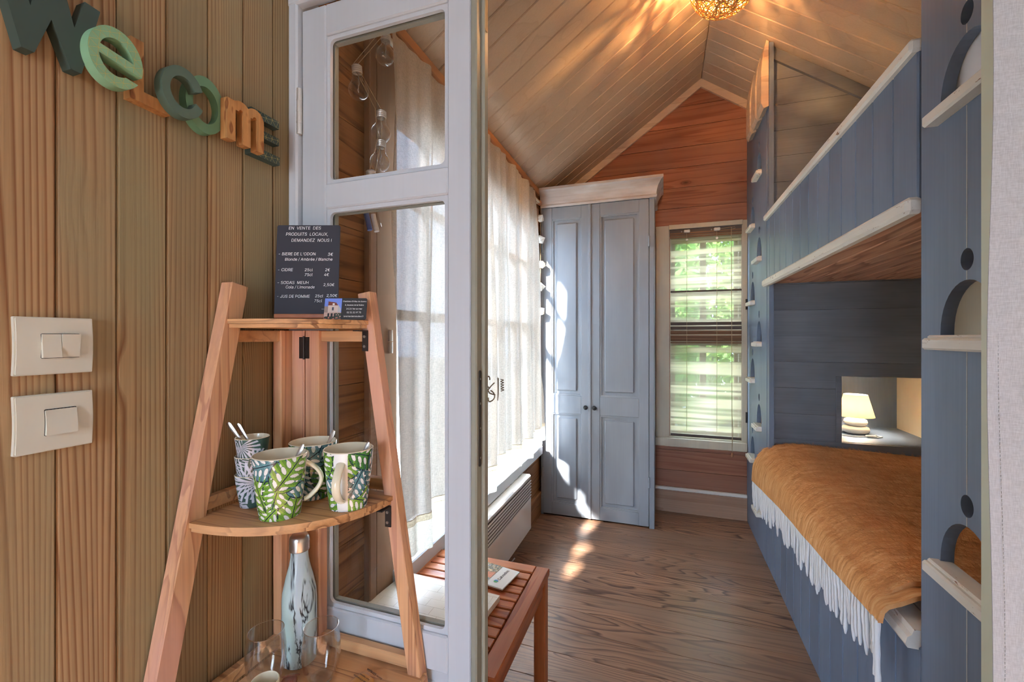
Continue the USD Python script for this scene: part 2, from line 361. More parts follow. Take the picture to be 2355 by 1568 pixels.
def obeam(a, b, w, t, up, c=.002):
    """bar from a to b, w wide along up x dir, t thick along up"""
    a, b, up = np.array(a, float), np.array(b, float), np.array(up, float)
    d = b - a; L = np.linalg.norm(d); d /= L
    up = up - d * (up @ d); up /= np.linalg.norm(up); s = np.cross(up, d)
    m = bx(0, -w / 2, -t / 2, L, w / 2, t / 2, c)
    v = m.vertices
    return trimesh.Trimesh(a + v[:, :1] * d + v[:, 1:2] * s + v[:, 2:3] * up, m.faces, process=False)
def tube(pts, r, sides=8, caps=True):
    p = np.asarray(pts, float); n = len(p); r = np.broadcast_to(r, (n,))
    t = np.gradient(p, axis=0); t /= np.linalg.norm(t, axis=1, keepdims=True) + 1e-12
    a = np.zeros_like(p); ref = np.array([0, 0, 1.]) if abs(t[0, 2]) < .9 else np.array([1., 0, 0])
    for i in range(n):
        ref = ref - t[i] * (ref @ t[i]); ref /= np.linalg.norm(ref) + 1e-12; a[i] = ref
    b = np.cross(t, a); k = np.arange(sides) * 2 * PI / sides
    v = (p[:, None] + r[:, None, None] * (np.cos(k)[None, :, None] * a[:, None] + np.sin(k)[None, :, None] * b[:, None])).reshape(-1, 3)
    i, j = np.meshgrid(np.arange(n - 1), np.arange(sides), indexing='ij')
    q = np.stack([i * sides + j, i * sides + (j + 1) % sides, (i + 1) * sides + (j + 1) % sides, (i + 1) * sides + j], -1).reshape(-1, 4)
    f = np.vstack([q[:, [0, 1, 2]], q[:, [0, 2, 3]]])
    if caps:
        v = np.vstack([v, p[0], p[-1]]); c0, c1 = len(v) - 2, len(v) - 1; e = (n - 1) * sides
        f = np.vstack([f] + [[[c0, (x + 1) % sides, x], [c1, e + x, e + (x + 1) % sides]] for x in range(sides)])
    return trimesh.Trimesh(v, f, process=False)
def lathe(profile, n=48, loc=(0, 0, 0)):
    """profile: (radius, z) from bottom inside-axis round to the end"""
    P = np.array(profile, float); k = np.arange(n) * 2 * PI / n
    v = np.stack([P[:, None, 0] * np.cos(k), P[:, None, 0] * np.sin(k), np.broadcast_to(P[:, None, 1], (len(P), n))], -1).reshape(-1, 3)
    i, j = np.meshgrid(np.arange(len(P) - 1), np.arange(n), indexing='ij')
    q = np.stack([i * n + j, i * n + (j + 1) % n, (i + 1) * n + (j + 1) % n, (i + 1) * n + j], -1).reshape(-1, 4)
    return trimesh.Trimesh(v + np.array(loc), np.vstack([q[:, [0, 1, 2]], q[:, [0, 2, 3]]]), process=False)
def grid(P, closed=False):
    """surface through an (a, b, 3) array of points"""
    a, b = P.shape[:2]; i, j = np.meshgrid(np.arange(a - 1), np.arange(b - 1), indexing='ij')
    q = np.stack([i * b + j, i * b + j + 1, (i + 1) * b + j + 1, (i + 1) * b + j], -1).reshape(-1, 4)
    return trimesh.Trimesh(P.reshape(-1, 3), np.vstack([q[:, [0, 1, 2]], q[:, [0, 2, 3]]]), process=False)
def thick(P, t):
    """closed slab round an (a, b, 3) sheet, t thick downwards along its normals"""
    du, dv = np.gradient(P, axis=0), np.gradient(P, axis=1); n = np.cross(du, dv); n /= np.linalg.norm(n, axis=2, keepdims=True) + 1e-12
    Q = P - n * t; a, b = P.shape[:2]
    top, bot = grid(P), grid(Q); bot.faces = bot.faces[:, ::-1]
    def rim(A, B): return grid(np.stack([A, B]))
    return trimesh.util.concatenate([top, bot, rim(Q[0], P[0]), rim(P[-1], Q[-1]), rim(P[:, 0], Q[:, 0]), rim(Q[:, -1], P[:, -1])])
def rrect(w, h, r, cx=0, cy=0):
    return sbox(cx - w / 2 + r, cy - h / 2 + r, cx + w / 2 - r, cy + h / 2 - r).buffer(r, quad_segs=6)
def text(s, height, bold=False, center=False, depth=.0003):
    m = meshkit.text_mesh(s, height, depth, bold)
    if center: m.apply_translation([-m.bounds[:, 0].mean(), 0, 0])
    return m
rnd = random.Random(7)

# ------------------------------------------------------------------ room measures
XL, XR, XF = -.83, 1.33, .534          # left wall, right wall, bunk front
YD, YF, YE = .80, 3.30, 2.70           # door plane, far wall, bunk end wall
ZE, XRIDGE, ZRIDGE = 2.27, .248, 3.035  # eaves, ridge
def zceil(x): return ZRIDGE - (ZRIDGE - ZE) / (XRIDGE - XL) * abs(x - XRIDGE)
XRE = 2 * XRIDGE - XL
SL = math.hypot(XRIDGE - XL, ZRIDGE - ZE); AX = (XRIDGE - XL) / SL; AZ = (ZRIDGE - ZE) / SL

# ------------------------------------------------------------------ setting: floor
fl = thing('floor', kind='structure')
part(fl, 'subfloor', bx(XL - .1, -2.3, -.12, 2.0, YF + .1, -.012), 'roofdark')
y = .82; row = 0
while y < YF - .01:
    y1 = min(y + .142, YF)
    cuts = [XL, XF + .05]
    for a, b in zip(cuts[:-1], cuts[1:]):
        part(fl, 'plank', bx(a + .0007, y + .0007, -.012, b - .0007, y1 - .0007, 0, .0012), 'floor')
    y = y1; row += 1
part(fl, 'slab', bx(XL, -2.2, -.012, 1.9, .82, 0), 'floor')

# left wall of the entry: vertical boards
we = thing('wall_entry', kind='structure')
part(we, 'backing', bx(XL - .10, -2.3, -.1, XL - .014, YD + .06, 2.6), 'roofdark')
k = -34
while True:
    y0 = .378 + .0741 * k; y1 = y0 + .0741
    if y0 > YD: break
    if y0 > -2.25:
        part(we, 'board', bx(XL - .016, y0 + .0006, 0, XL, min(y1, .805) - .0006, 2.5, .0025), 'entry')
    k += 1
# left wall of the bedroom: horizontal boards round the window
WY0, WY1, WZ0, WZ1 = 1.20, 2.86, .47, 2.06
wl = thing('wall_left', kind='structure')
region = sbox(YD + .06, 0, YF, ZE + .05).difference(sbox(WY0, WZ0, WY1, WZ1))
part(wl, 'backing', ex(sbox(YD + .06, -.1, YF + .1, ZE + .2).difference(sbox(WY0, WZ0, WY1, WZ1)), XL - .10, XL - .015, 'x'), 'roofdark')
z = -.06
while z < ZE:
    b = sbox(YD + .06, z + .0008, YF, z + .1452).intersection(region)
    for q in getattr(b, 'geoms', [b]):
        if q.area > 1e-4: part(wl, 'board', ex(q, XL - .015, XL, 'x'), 'inner')
    z += .146
# far gable wall
FX0, FX1, FZ0, FZ1 = .045, .499, .54, 1.945
gable = Polygon([(XL, 0), (XRE, 0), (XRE, zceil(XRE)), (XRIDGE, ZRIDGE), (XL, ZE)])
hole = sbox(FX0, FZ0, FX1, FZ1)
wf = thing('wall_far', kind='structure')
part(wf, 'backing', ex(affinity.scale(gable, 1.06, 1.04, origin=(XRIDGE, 0)).difference(hole), YF + .015, YF + .10, 'y'), 'roofdark')
z = 2.154 - .143 * 16
while z < ZRIDGE:
    b = sbox(XL, z + .0013, .62, z + .1417).intersection(gable).difference(hole)
    for q in getattr(b, 'geoms', [b]):
        if q.area > 1e-4: part(wf, 'board', ex(q, YF, YF + .015, 'y'), 'gable')
    z += .143
part(wf, 'panel', ex(gable.intersection(sbox(.62, 0, 2, 3)), YF, YF + .015, 'y'), 'bunkend')
# right wall
wr = thing('wall_right', kind='structure')
part(wr, 'panel', bx(XR, -2.3, -.1, XR + .10, YF + .1, 2.36), 'niche')
# ceiling, boards laid up the slope
ce = thing('ceiling', kind='structure')
def slope_box(side, s0, s1, y0, y1, n0, n1, c=.0012):
    m = bx(s0, y0, n0, s1, y1, n1, c); v = m.vertices.copy()
    x = XL + v[:, 0] * AX - v[:, 2] * AZ; zz = ZE + v[:, 0] * AZ + v[:, 2] * AX
    f = m.faces
    if side > 0: x = 2 * XRIDGE - x; f = f[:, ::-1]
    return trimesh.Trimesh(np.c_[x, v[:, 1], zz], f, process=False)
yy = YF
while yy > .87:
    y0 = max(yy - .1125, .86)
    for side in (-1, 1):
        part(ce, 'board', slope_box(side, -.02, SL, y0 + .0012, yy - .0012, 0, .012, .0035), 'ceil')
    yy -= .1125
for side in (-1, 1):
    part(ce, 'backing', slope_box(side, -.15, SL + .1, .70, YF + .15, .010, .10, 0), 'ceil')
# trims of the room
t = thing('trim_1', kind='structure')
for side in (-1, 1):
    a = np.array([XL if side < 0 else XRE, YF - .011, ZE]); b = np.array([XRIDGE, YF - .011, ZRIDGE]); n = np.array([AZ * (1 if side < 0 else -1), 0, -AX])
    m = ex(Polygon([(a[0], a[2]), (b[0], b[2]), (b[0], b[2] - .058), (a[0], a[2] - .058)]), YF - .02, YF - .001, 'y')
    part(t, 'rake_board', m, 'pale')
t = thing('trim_2', kind='structure')
part(t, 'strip', bx(XL, .87, ZE - .045, XL + .018, 2.94, ZE - .004, .004), 'topstrip')
b = thing('baseboard_far', kind='structure')
part(b, 'board', bx(XL, YF - .018, 0, XF, YF - .001, .155, .002), 'skirt')
part(b, 'cap', bx(XL, YF - .024, .155, XF, YF - .001, .178, .004), 'whitex', 'white painted cap strip')
b = thing('baseboard_left', kind='structure')
part(b, 'board', bx(XL, .87, 0, XL + .02, 2.94, .14, .003), 'inner')
part(b, 'cap', bx(XL, .87, .14, XL + .026, 2.94, .165, .006), 'inner')

# partition with the double doorway
wp = thing('wall_partition', kind='structure')
part(wp, 'header', bx(XL - .05, YD, 2.06, XR, YD + .06, 2.75), 'doorgrey')
part(wp, 'header', ex(Polygon([(XL, 2.75), (XRE, 2.75), (XRIDGE + .3, 3.1), (XRIDGE - .3, 3.1)]), YD, YD + .06, 'y'), 'doorgrey')
part(wp, 'side_panel', bx(.48, YD + .004, 0, XR, YD + .06, 2.06), 'doorgrey')
part(wp, 'head_casing', bx(XL, YD - .014, 2.012, .47, YD + .01, 2.12, .004), 'doorgrey')
part(wp, 'jamb', bx(XL, YD - .012, 0, -.803, YD + .06, 2.06, .004), 'doorgrey')
t = thing('trim_3', kind='structure')
part(t, 'jamb', bx(.456, YD - .01, 0, .49, YD + .06, 2.06, .002), 'mint', 'pale green right-hand door jamb')

# the closed narrow leaf
dr = thing('door_1', kind='structure', loc=(-.8, YD, 0))
LX0, LX1 = -.80, -.352; DY0, DY1 = YD, YD + .04
GX0, GX1 = -.731, -.419
GZ = [(.623, 1.534), (1.591, 1.931)]
part(dr, 'stile', bx(LX0, DY0, .01, GX0, DY1, 2.003, .003), 'doorgrey')
part(dr, 'stile', bx(GX1, DY0, .01, LX1 - .014, DY1, 2.003, .003), 'doorgrey')
part(dr, 'rebate_lip', bx(LX1 - .0135, DY0 - .004, .01, LX1, DY0 + .022, 2.003, .003), 'lip', 'rebated meeting edge')
part(dr, 'rebate_lip', bx(LX1 - .014, DY0 + .022, .01, LX1 + .006, DY1 + .004, 2.003, .003), 'lip')
part(dr, 'rail', bx(GX0, DY0, GZ[1][1], GX1, DY1, 2.003, .003), 'doorgrey')
part(dr, 'rail', bx(GX0, DY0, GZ[0][1], GX1, DY1, GZ[1][0], .003), 'doorgrey')
part(dr, 'rail', bx(GX0, DY0, .545, GX1, DY1, GZ[0][0], .003), 'doorgrey')
part(dr, 'rail', bx(GX0, DY0, .01, GX1, DY1, .12, .003), 'doorgrey')
part(dr, 'raised_panel', [bx(GX0, DY0 + .014, .12, GX1, DY1 - .01, .545), bx(GX0 + .03, DY0 + .006, .15, GX1 - .03, DY1 - .01, .515, .008)], 'doorgrey')
for z0, z1 in GZ:
    o = sbox(GX0, z0, GX1, z1)
    part(dr, 'glazing_bead', ex(o.buffer(.001).difference(rrect(GX1 - GX0 - .018, z1 - z0 - .018, .012, (GX0 + GX1) / 2, (z0 + z1) / 2)), DY0 + .006, DY0 + .014, 'y'), 'doorgrey')
    part(dr, 'glazing_bead', ex(o.buffer(.001).difference(o.buffer(-.010)), DY0 + .020, DY0 + .032, 'y'), 'lip')
    part(dr, 'pane', ex(o.buffer(.002), DY0 + .0150, DY0 + .0190, 'y'), 'glass')
for zc in (1.765, .95):
    h = part(dr, 'hinge', [tube([(LX0 - .001, DY0 - .006, zc - .053), (LX0 - .001, DY0 - .006, zc + .053)], .0062, 12)], 'hinge', 'painted butt hinge', smooth=40)
    for q in (-.026, 0, .026): part(h, 'knuckle', tube([(LX0 - .001, DY0 - .006, zc + q - .0012), (LX0 - .001, DY0 - .006, zc + q + .0012)], .0067, 12), 'hinge', smooth=40)
lk = part(dr, 'strike_plate', ex(rrect(.011, .195, .005, DY0 + .012, 1.075), LX1, LX1 + .0015, 'x'), 'dark_steel', 'worn steel strike plate')
for q in (-.08, -.02, .03, .08): part(lk, 'screw', tube([(LX1 + .0014, DY0 + .012, 1.075 + q), (LX1 + .002, DY0 + .012, 1.075 + q)], .0025, 8), 'steel')
lt = part(dr, 'latch_bolt', ex(rrect(.012, .16, .004, DY0 + .03, 1.95), LX1 + .006, LX1 + .008, 'x'), 'tan', 'flush bolt plate at the top')

# outer shell of the entry: a covered porch open towards the garden
po = thing('ceiling_entry', kind='structure')
part(po, 'panel', bx(XL - .1, -2.3, 2.5, 1.9, YD + .02, 2.56), 'porch')
po = thing('wall_back', kind='structure')
part(po, 'panel', ex(sbox(XL - .1, -.1, 1.5, 2.56).difference(sbox(-.70, .1, -.02, 1.95)), -2.3, -2.2, 'y'), 'porch')

# ------------------------------------------------------------------ left window
w1 = thing('window_1', kind='structure')
def frame(y0, y1, z0, z1, w, x0, x1): return ex(sbox(y0, z0, y1, z1).difference(sbox(y0 + w, z0 + w, y1 - w, z1 - w)), x0, x1, 'x')
part(w1, 'casing', bx(XL - .001, 1.062, 0.02, XL + .022, 1.095, 2.20, .003), 'brownframe')
part(w1, 'casing', ex(sbox(WY0 - .10, WZ0 - .02, WY1 + .03, WZ1 + .06).difference(sbox(WY0, WZ0, WY1, WZ1)), XL, XL + .018, 'x'), 'brownframe')
part(w1, 'reveal', frame(WY0 - .001, WY1 + .001, WZ0 - .001, WZ1 + .001, .022, XL - .10, XL + .004), 'brownframe')
part(w1, 'sill', bx(XL - .05, WY0 - .02, WZ0 - .03, XL + .05, WY1 + .02, WZ0 + .03, .004), 'doorgrey', 'pale grey window sill')
n = 3; wd = (WY1 - WY0 - .04) / n
for i in range(n):
    a = WY0 + .02 + wd * i; b_ = a + wd
    s = part(w1, 'sash', frame(a + .003, b_ - .003, WZ0 + .032, WZ1 - .022, .05, XL - .075, XL - .03), 'doorgrey')
    part(s, 'muntin', bx(XL - .07, a + .05, 1.30, XL - .035, b_ - .05, 1.335), 'doorgrey')
    part(s, 'muntin', bx(XL - .07, a + .05, 1.72, XL - .035, b_ - .05, 1.745), 'doorgrey')
    part(s, 'muntin', bx(XL - .07, (a + b_) / 2 - .011, WZ0 + .08, XL - .035, (a + b_) / 2 + .011, WZ1 - .07), 'doorgrey')
    part(s, 'pane', bx(XL - .054, a + .048, WZ0 + .078, XL - .050, b_ - .048, WZ1 - .068), 'glass')
    part(s, 'catch', bx(XL - .03, b_ - .035, .545, XL - .012, b_ - .02, .60, .003), 'paper', 'small white catch')
hg = part(w1, 'hinge', [tube([(XL + .026, 1.158, 1.19), (XL + .026, 1.158, 1.225)], .007, 12), tube([(XL + .026, 1.158, 1.227), (XL + .026, 1.158, 1.262)], .0062, 12)], 'hinge', smooth=40)

# far window
w2 = thing('window_2', kind='structure')
part(w2, 'casing', ex(sbox(FX0 - .095, FZ0 - .065, FX1 + .034, FZ1 + .085).difference(sbox(FX0 - .004, FZ0 - .002, FX1 + .002, FZ1 + .01)), YF - .018, YF - .0005, 'y'), 'case')
part(w2, 'sill', bx(FX0 - .10, YF - .034, FZ0 - .072, FX1 + .034, YF - .0005, FZ0 - .012, .004), 'case')
part(w2, 'reveal', ex(sbox(FX0 - .001, FZ0 - .001, FX1 + .001, FZ1 + .001).difference(hole.buffer(-.014)), YF, YF + .10, 'y'), 'case')
for z0, z1 in ((FZ0 + .012, 1.20), (1.345, FZ1 - .012)):
    s = part(w2, 'sash', ex(sbox(FX0 + .013, z0, FX1 - .013, z1).difference(sbox(FX0 + .035, z0 + .02, FX1 - .035, z1 - .02)), YF + .05, YF + .085, 'y'), 'brownframe')
    part(s, 'muntin', bx(.245, YF + .05, z0 + .01, .285, YF + .085, z1 - .01), 'brownframe')
    part(s, 'pane', ex(sbox(FX0 + .03, z0 + .015, FX1 - .03, z1 - .015), YF + .066, YF + .070, 'y'), 'glass')
part(w2, 'transom', bx(FX0 + .013, YF + .045, 1.20, FX1 - .013, YF + .09, 1.345), 'brownframe')
part(w2, 'muntin', bx(FX0 + .03, YF + .05, 1.535, FX1 - .03, YF + .085, 1.56), 'brownframe')

for hz in (.70, 1.46): part(w2, 'hinge', tube([(XF - .006, YF - .022, hz - .035), (XF - .006, YF - .022, hz + .035)], .006, 10), 'dark_steel', smooth=40)
# blind on the far window
bl = thing('window_blind', 'woven reed blind with pale horizontal stripes covering the far window', 'blind', loc=(.27, YF, 1.9))
BY = YF - .034
part(bl, 'headrail', bx(FX0 - .008, BY - .016, FZ1 + .050, FX1 + .004, BY + .012, FZ1 + .082, .002), 'case')
part(bl, 'valance', bx(FX0 - .003, BY - .004, FZ1 + .003, FX1 - .002, BY + .003, FZ1 + .05), 'blinddark', 'dark folded reed at the top')
for q in range(3): part(bl, 'slat', bx(FX0, BY - .006, FZ1 - .012 + q * .014, FX1 - .002, BY - .0045, FZ1 - .003 + q * .014), 'blindslat')
P = np.array([[(x, BY + .001 * math.sin(z * 90), z) for x in np.linspace(FX0 + .004, FX1 - .004, 8)] for z in np.linspace(FZ0 + .02, FZ1 + .01, 160)])
part(bl, 'shade', grid(P), 'blind', smooth=True)
for q, (z0, h) in enumerate(((1.322, .022), (1.292, .022), (1.258, .026), (1.212, .040), (1.196, .010), (1.552, .012))):
    part(bl, 'slat', bx(FX0 + .003, BY - .007 - .002 * (q % 2), z0, FX1 - .003, BY - .003, z0 + h, .001), 'blinddark' if q in (0, 1, 5) else 'blindslat')
part(bl, 'bottom_bar', bx(FX0 + .004, BY - .006, FZ0 + .008, FX1 - .004, BY + .005, FZ0 + .024, .002), 'blinddark')
for cx in (.155, .345):
    pl = part(bl, 'pulley', bx(cx - .02, BY - .024, FZ1 + .02, cx + .02, BY - .006, FZ1 + .04, .004), 'whitex')
    part(pl, 'screw', tube([(cx - .034, BY - .012, FZ1 + .03), (cx - .034, BY - .006, FZ1 + .03)], .005, 10), 'steel', smooth=40)
    part(bl, 'lift_cord', tube([(cx, BY - .009, FZ1 + .02), (cx, BY - .009, FZ0 + .05)], .0011, 5), 'cord')
    part(bl, 'cord_ring', tube([(cx, BY - .014, FZ1 - .030), (cx, BY - .007, FZ1 - .030)], .008, 12), 'paper', smooth=40)
cx = .432
part(bl, 'pull_cord', [tube([(cx, BY - .020, FZ1 + .036), (cx + .002, BY - .020, 1.3), (cx + .004, BY - .020, .72), (cx + .005, BY - .020, .46)], .0016, 6), tube([(cx + .004, BY - .020, .72), (cx + .010, BY - .020, .62), (cx + .006, BY - .020, .50)], .0014, 6),
     tube([(.36, BY - .018, FZ1 + .030), (.42, BY - .020, FZ1 + .034), (cx + .02, BY - .020, FZ1 + .036), (cx + .024, BY - .020, FZ1 + .026), (cx + .005, BY - .020, FZ1 + .022)], .0016, 6)], 'cord')
part(bl, 'cord_weight', lathe([(0, 0), (.006, .001), (.009, .012), (.006, .024), (.003, .03), (0, .031)], 16, (cx + .005, BY - .020, .432)), 'rodwood', 'turned wooden cord weight', smooth=50)

# ------------------------------------------------------------------ curtains
def fold(y, z, seed=0):
    tt = np.clip((ZE - z) / (ZE - .55), 0, 1)
    w = y + .02 * np.sin(z * 1.7 + seed) + .015 * np.sin(z * 3.1 + y * 4)
    f = .55 * np.sin(w * 2 * PI / .205 + seed) + .32 * np.sin(w * 2 * PI / .118 + 1.3 + seed) + .22 * np.sin(w * 2 * PI / .071 + .5)
    return -.768 + .026 * f * (.55 + .7 * tt) + .022 * tt
def curtain(name, label, y0f, y1f, seed, zb, monogram=False):
    th = thing(name, label, 'curtain', loc=(-.77, (y0f(1) + y1f(1)) / 2, zb))
    ny, nz = 150, 70
    def sheet(za, zc, off=0.0, rows=nz):
        tz = np.linspace(0, 1, rows)[:, None]; ty = np.linspace(0, 1, ny)[None]
        zz0 = za + (zc - za) * tz
        t2 = np.clip((ZE - zz0) / (ZE - zb), 0, 1)
        yy = y0f(t2) + (y1f(t2) - y0f(t2)) * ty
        zz = zz0 + .012 * np.sin(yy * 9 + seed) * t2 + 0 * ty
        zz = np.minimum(zz, ZE - .102)
        xx = fold(yy, zz, seed) + off
        return np.stack([xx, yy, zz], -1)
    part(th, 'fabric', grid(sheet(zb + .115, ZE - .102)), 'curtain', smooth=True)
    part(th, 'hem_tape', grid(sheet(zb + .095, zb + .117, .0012, 4)), 'hem', 'beige hem tape', smooth=True)
    part(th, 'hem', grid(sheet(zb, zb + .097, .0, 8)), 'hemlow', 'double cream hem', smooth=True)
    return th
curtain('window_curtain', 'cream linen curtain seen through the panes of the grey door', lambda t: 1.085 + .075 * t, lambda t: 1.59 + 0 * t, .4, .56)
c2 = curtain('window_curtain', 'cream linen curtain with embroidered monogram, hanging beside the pale blue wardrobe', lambda t: 1.61 + 0 * t, lambda t: 2.64 + .17 * t, 1.9, .545)
def onc(y, z): return (float(fold(np.array(y), np.array(z), 1.9)) + .003, y, z)
def swirl(pts, r=.0030):
    p = np.array(pts, float); k = np.linspace(0, len(p) - 1, len(p) * 6)
    yy = np.interp(k, np.arange(len(p)), p[:, 0]); zz = np.interp(k, np.arange(len(p)), p[:, 1])
    return tube([onc(a, b) for a, b in zip(yy, zz)], r, 6)
def spiral(cy, cz, r0, r1, a0, a1, n=14):
    return [(cy + (r0 + (r1 - r0) * i / n) * math.cos(a0 + (a1 - a0) * i / n), cz + (r0 + (r1 - r0) * i / n) * math.sin(a0 + (a1 - a0) * i / n)) for i in range(n + 1)]
mono = []
for cy, mir in ((1.830, 1), (1.965, -1)):
    mono += [swirl(spiral(cy, 1.045, .008, .034, 0, 4.6 * mir)), swirl(spiral(cy, .965, .034, .008, 1.2 * mir + (0 if mir > 0 else PI), 1.2 * mir + (0 if mir > 0 else PI) - 4.4 * mir))]
    mono.append(swirl([(cy + .03 * mir, 1.03), (cy + .008 * mir, 1.01), (cy - .012 * mir, 1.0), (cy + .004 * mir, .985), (cy + .03 * mir, .975)]))
    mono.append(swirl([(cy + .055 * mir, 1.05), (cy + .052 * mir, 1.0), (cy + .058 * mir, .945)]))
    for q in range(5):
        a = 1.0 + q * .35
        mono.append(swirl([(cy - .03 * mir, .995 + .012 * q - .02), (cy - .044 * mir, 1.0 + .012 * q - .02), (cy - .03 * mir, 1.005 + .012 * q - .02)], .002))
part(c2, 'monogram', mono, 'thread', 'brown embroidered flourish initials')
cr = thing('curtain_rod', 'wooden curtain rod over the left window, its end by the wardrobe', 'rod', loc=(-.775, 1.9, 2.19))
part(cr, 'pole', tube([(-.800, .98, 2.158), (-.800, 2.855, 2.158)], .009, 14), 'case', smooth=40)
part(cr, 'end_cap', tube([(-.800, 2.855, 2.158), (-.800, 2.885, 2.158)], .016, 16), 'rodwood', smooth=40)
for yb in (1.02, 2.83): part(cr, 'bracket', bx(XL, yb - .008, 2.140, -.800, yb + .008, 2.152, .002), 'case')

# garland of folded paper lampions beside the curtain
gl = thing('paper_garland', 'string of white folded paper lampions beside the curtain edge', 'garland', loc=(-.795, 2.89, 2.2))
def lampion(c, r, h, tiltx, tilty):
    n = 16; k = np.arange(n) * 2 * PI / n; rr = r * np.where(np.arange(n) % 2, 1.0, .82)
    pts = [[0, 0, h * .55]]; ring = np.c_[rr * np.cos(k), rr * np.sin(k), np.zeros(n)]; ring2 = ring * .8 - [0, 0, h * .35]
    v = np.vstack([pts, ring, ring2, [[0, 0, -h * .42]]]); f = []
    for i in range(n):
        j = (i + 1) % n
        f += [[0, 1 + i, 1 + j], [1 + i, 1 + n + i, 1 + n + j], [1 + i, 1 + n + j, 1 + j], [1 + n + i, 1 + 2 * n, 1 + n + j]]
    m = trimesh.Trimesh(v, f, process=False)
    m.apply_transform(trimesh.transformations.euler_matrix(tiltx, tilty, 0)); m.apply_translation(c); return m
gp = [(-.800, 2.892, 2.06), (-.793, 2.890, 1.912), (-.790, 2.890, 1.742), (-.793, 2.890, 1.585), (-.793, 2.890, 1.42)]
part(gl, 'string', tube([(-.79, 2.878, 2.145), (-.80, 2.89, 2.05), (-.80, 2.89, 1.90), (-.797, 2.89, 1.74), (-.80, 2.89, 1.585), (-.80, 2.89, 1.40)], .0012, 5), 'cord')
for q, (c, tx, ty) in enumerate(zip(gp, (1.2, .2, 2.2, -.8, .6), (.9, 1.3, .7, 1.5, 1.0))): part(gl, 'lampion', lampion(c, .031, .056, tx * .4, ty), 'paperlamp')

# ------------------------------------------------------------------ radiator
rd = thing('radiator', 'glossy white electric panel radiator on the wall under the left window', 'radiator', loc=(-.76, 2.0, .13))
RX0, RX1, RY0, RY1, RZ0, RZ1 = -.808, -.735, 1.50, 2.455, .115, .435
body = m3.Manifold(m3.Mesh(np.array(bx(RX0, RY0, RZ0, RX1, RY1, RZ1).vertices, np.float32), np.array(bx(RX0, RY0, RZ0, RX1, RY1, RZ1).faces, np.uint32)))
part(rd, 'casing', bx(RX0, RY0, RZ0, RX1 - .004, RY1, RZ1 - .03, .006), 'radiator')
part(rd, 'top_cap', bx(RX0, RY0 - .001, RZ1 - .028, RX1, RY1 + .001, RZ1, .008), 'radiator')
part(rd, 'grille_recess', bx(RX1 - .0045, RY0 + .004, RZ0 + .185, RX1 - .003, RY1 - .004, RZ1 - .028), 'blinddark', 'dark recess behind the slats')
part(rd, 'front_panel', bx(RX1 - .005, RY0, RZ0, RX1, RY1, RZ0 + .185, .002), 'radiator')
for q in range(6): part(rd, 'grille_slat', obeam((RX1 - .001, RY0, RZ1 - .038 - q * .0168), (RX1 - .001, RY1, RZ1 - .038 - q * .0168), .0075, .005, (0.6, 0, .8), .001), 'radiator')
for q in range(4): part(rd, 'top_clip', bx(RX0 + .01, 2.10 + q * .07, RZ1, RX0 + .025, 2.15 + q * .07, RZ1 + .012 - .002 * q, .002), 'radiator')
part(rd, 'bracket', bx(XL, 1.70, .2, RX0, 1.74, .4), 'radiator'); part(rd, 'bracket', bx(XL, 2.25, .2, RX0, 2.29, .4), 'radiator')
part(rd, 'cable', tube([(-.80, 2.14, .118), (-.805, 2.15, .08), (-.79, 2.17, .03), (-.79, 2.2, .004), (-.785, 2.3, .004)], .004, 8), 'paper', smooth=60)

# ------------------------------------------------------------------ wardrobe
wb = thing('wardrobe', 'pale blue-grey painted wooden wardrobe with two panelled doors and white crown', 'wardrobe', loc=(-.44, 3.1, 0))
AY, BX0, BX1 = 2.95, -.812, -.054
part(wb, 'side_panel', bx(BX1 - .02, AY + .004, 0, BX1, YF - .03, 2.15, .002), 'ward')
part(wb, 'side_panel', bx(BX0, AY + .004, 0, BX0 + .02, YF - .03, 2.15, .002), 'ward')
part(wb, 'back_panel', bx(BX0, YF - .04, .02, BX1, YF - .03, 2.15), 'ward')
part(wb, 'floor_panel', bx(BX0 + .02, AY + .03, .02, BX1 - .02, YF - .04, .04), 'ward'); part(wb, 'top_panel', bx(BX0, AY + .03, 2.15, BX1, YF - .03, 2.17), 'ward')
part(wb, 'stile', bx(-.086, AY, 0, BX1, AY + .03, 2.15, .002), 'ward'); part(wb, 'stile', bx(BX0, AY + .001, 0, BX0 + .018, AY + .03, 2.15, .002), 'ward')
def wdoor(x0, x1, knobx, hx):
    F = AY - .002; sw, z0, z1 = .062, .012, 2.138
    d_ = part(wb, 'door', [bx(x0, F, z0, x0 + sw, F + .024, z1, .002), bx(x1 - sw, F, z0, x1, F + .024, z1, .002)] + [bx(x0 + sw, F, a, x1 - sw, F + .024, c_, .002) for a, c_ in ((z0, .095), (.715, .84), (2.055, z1))], 'ward')
    for a, c_ in ((.095, .715), (.84, 2.055)):
        o = sbox(x0 + sw, a, x1 - sw, c_)
        part(d_, 'moulding', ex(o.buffer(.001).difference(o.buffer(-.010)), F + .004, F + .016, 'y'), 'ward')
        part(d_, 'panel', [ex(o.buffer(.002), F + .014, F + .020, 'y'), bx(x0 + sw + .030, F + .003, a + .030, x1 - sw - .030, F + .018, c_ - .030, .010)], 'ward')
    part(d_, 'knob', lathe([(0, 0), (.006, 0), (.006, .010), (.013, .014), (.0155, .022), (.012, .030), (0, .033)], 24).apply_transform(trimesh.transformations.rotation_matrix(PI / 2, [1, 0, 0])).apply_translation([knobx, F, .765]), 'knob', 'round black knob', smooth=50)
    for hz in (.30, 1.86): part(d_, 'hinge', [tube([(hx, F - .004, hz - .034), (hx, F - .004, hz + .034)], .006, 10), bx(hx - .008, F - .002, hz - .03, hx + .008, F + .001, hz + .03)], 'ward', smooth=30)
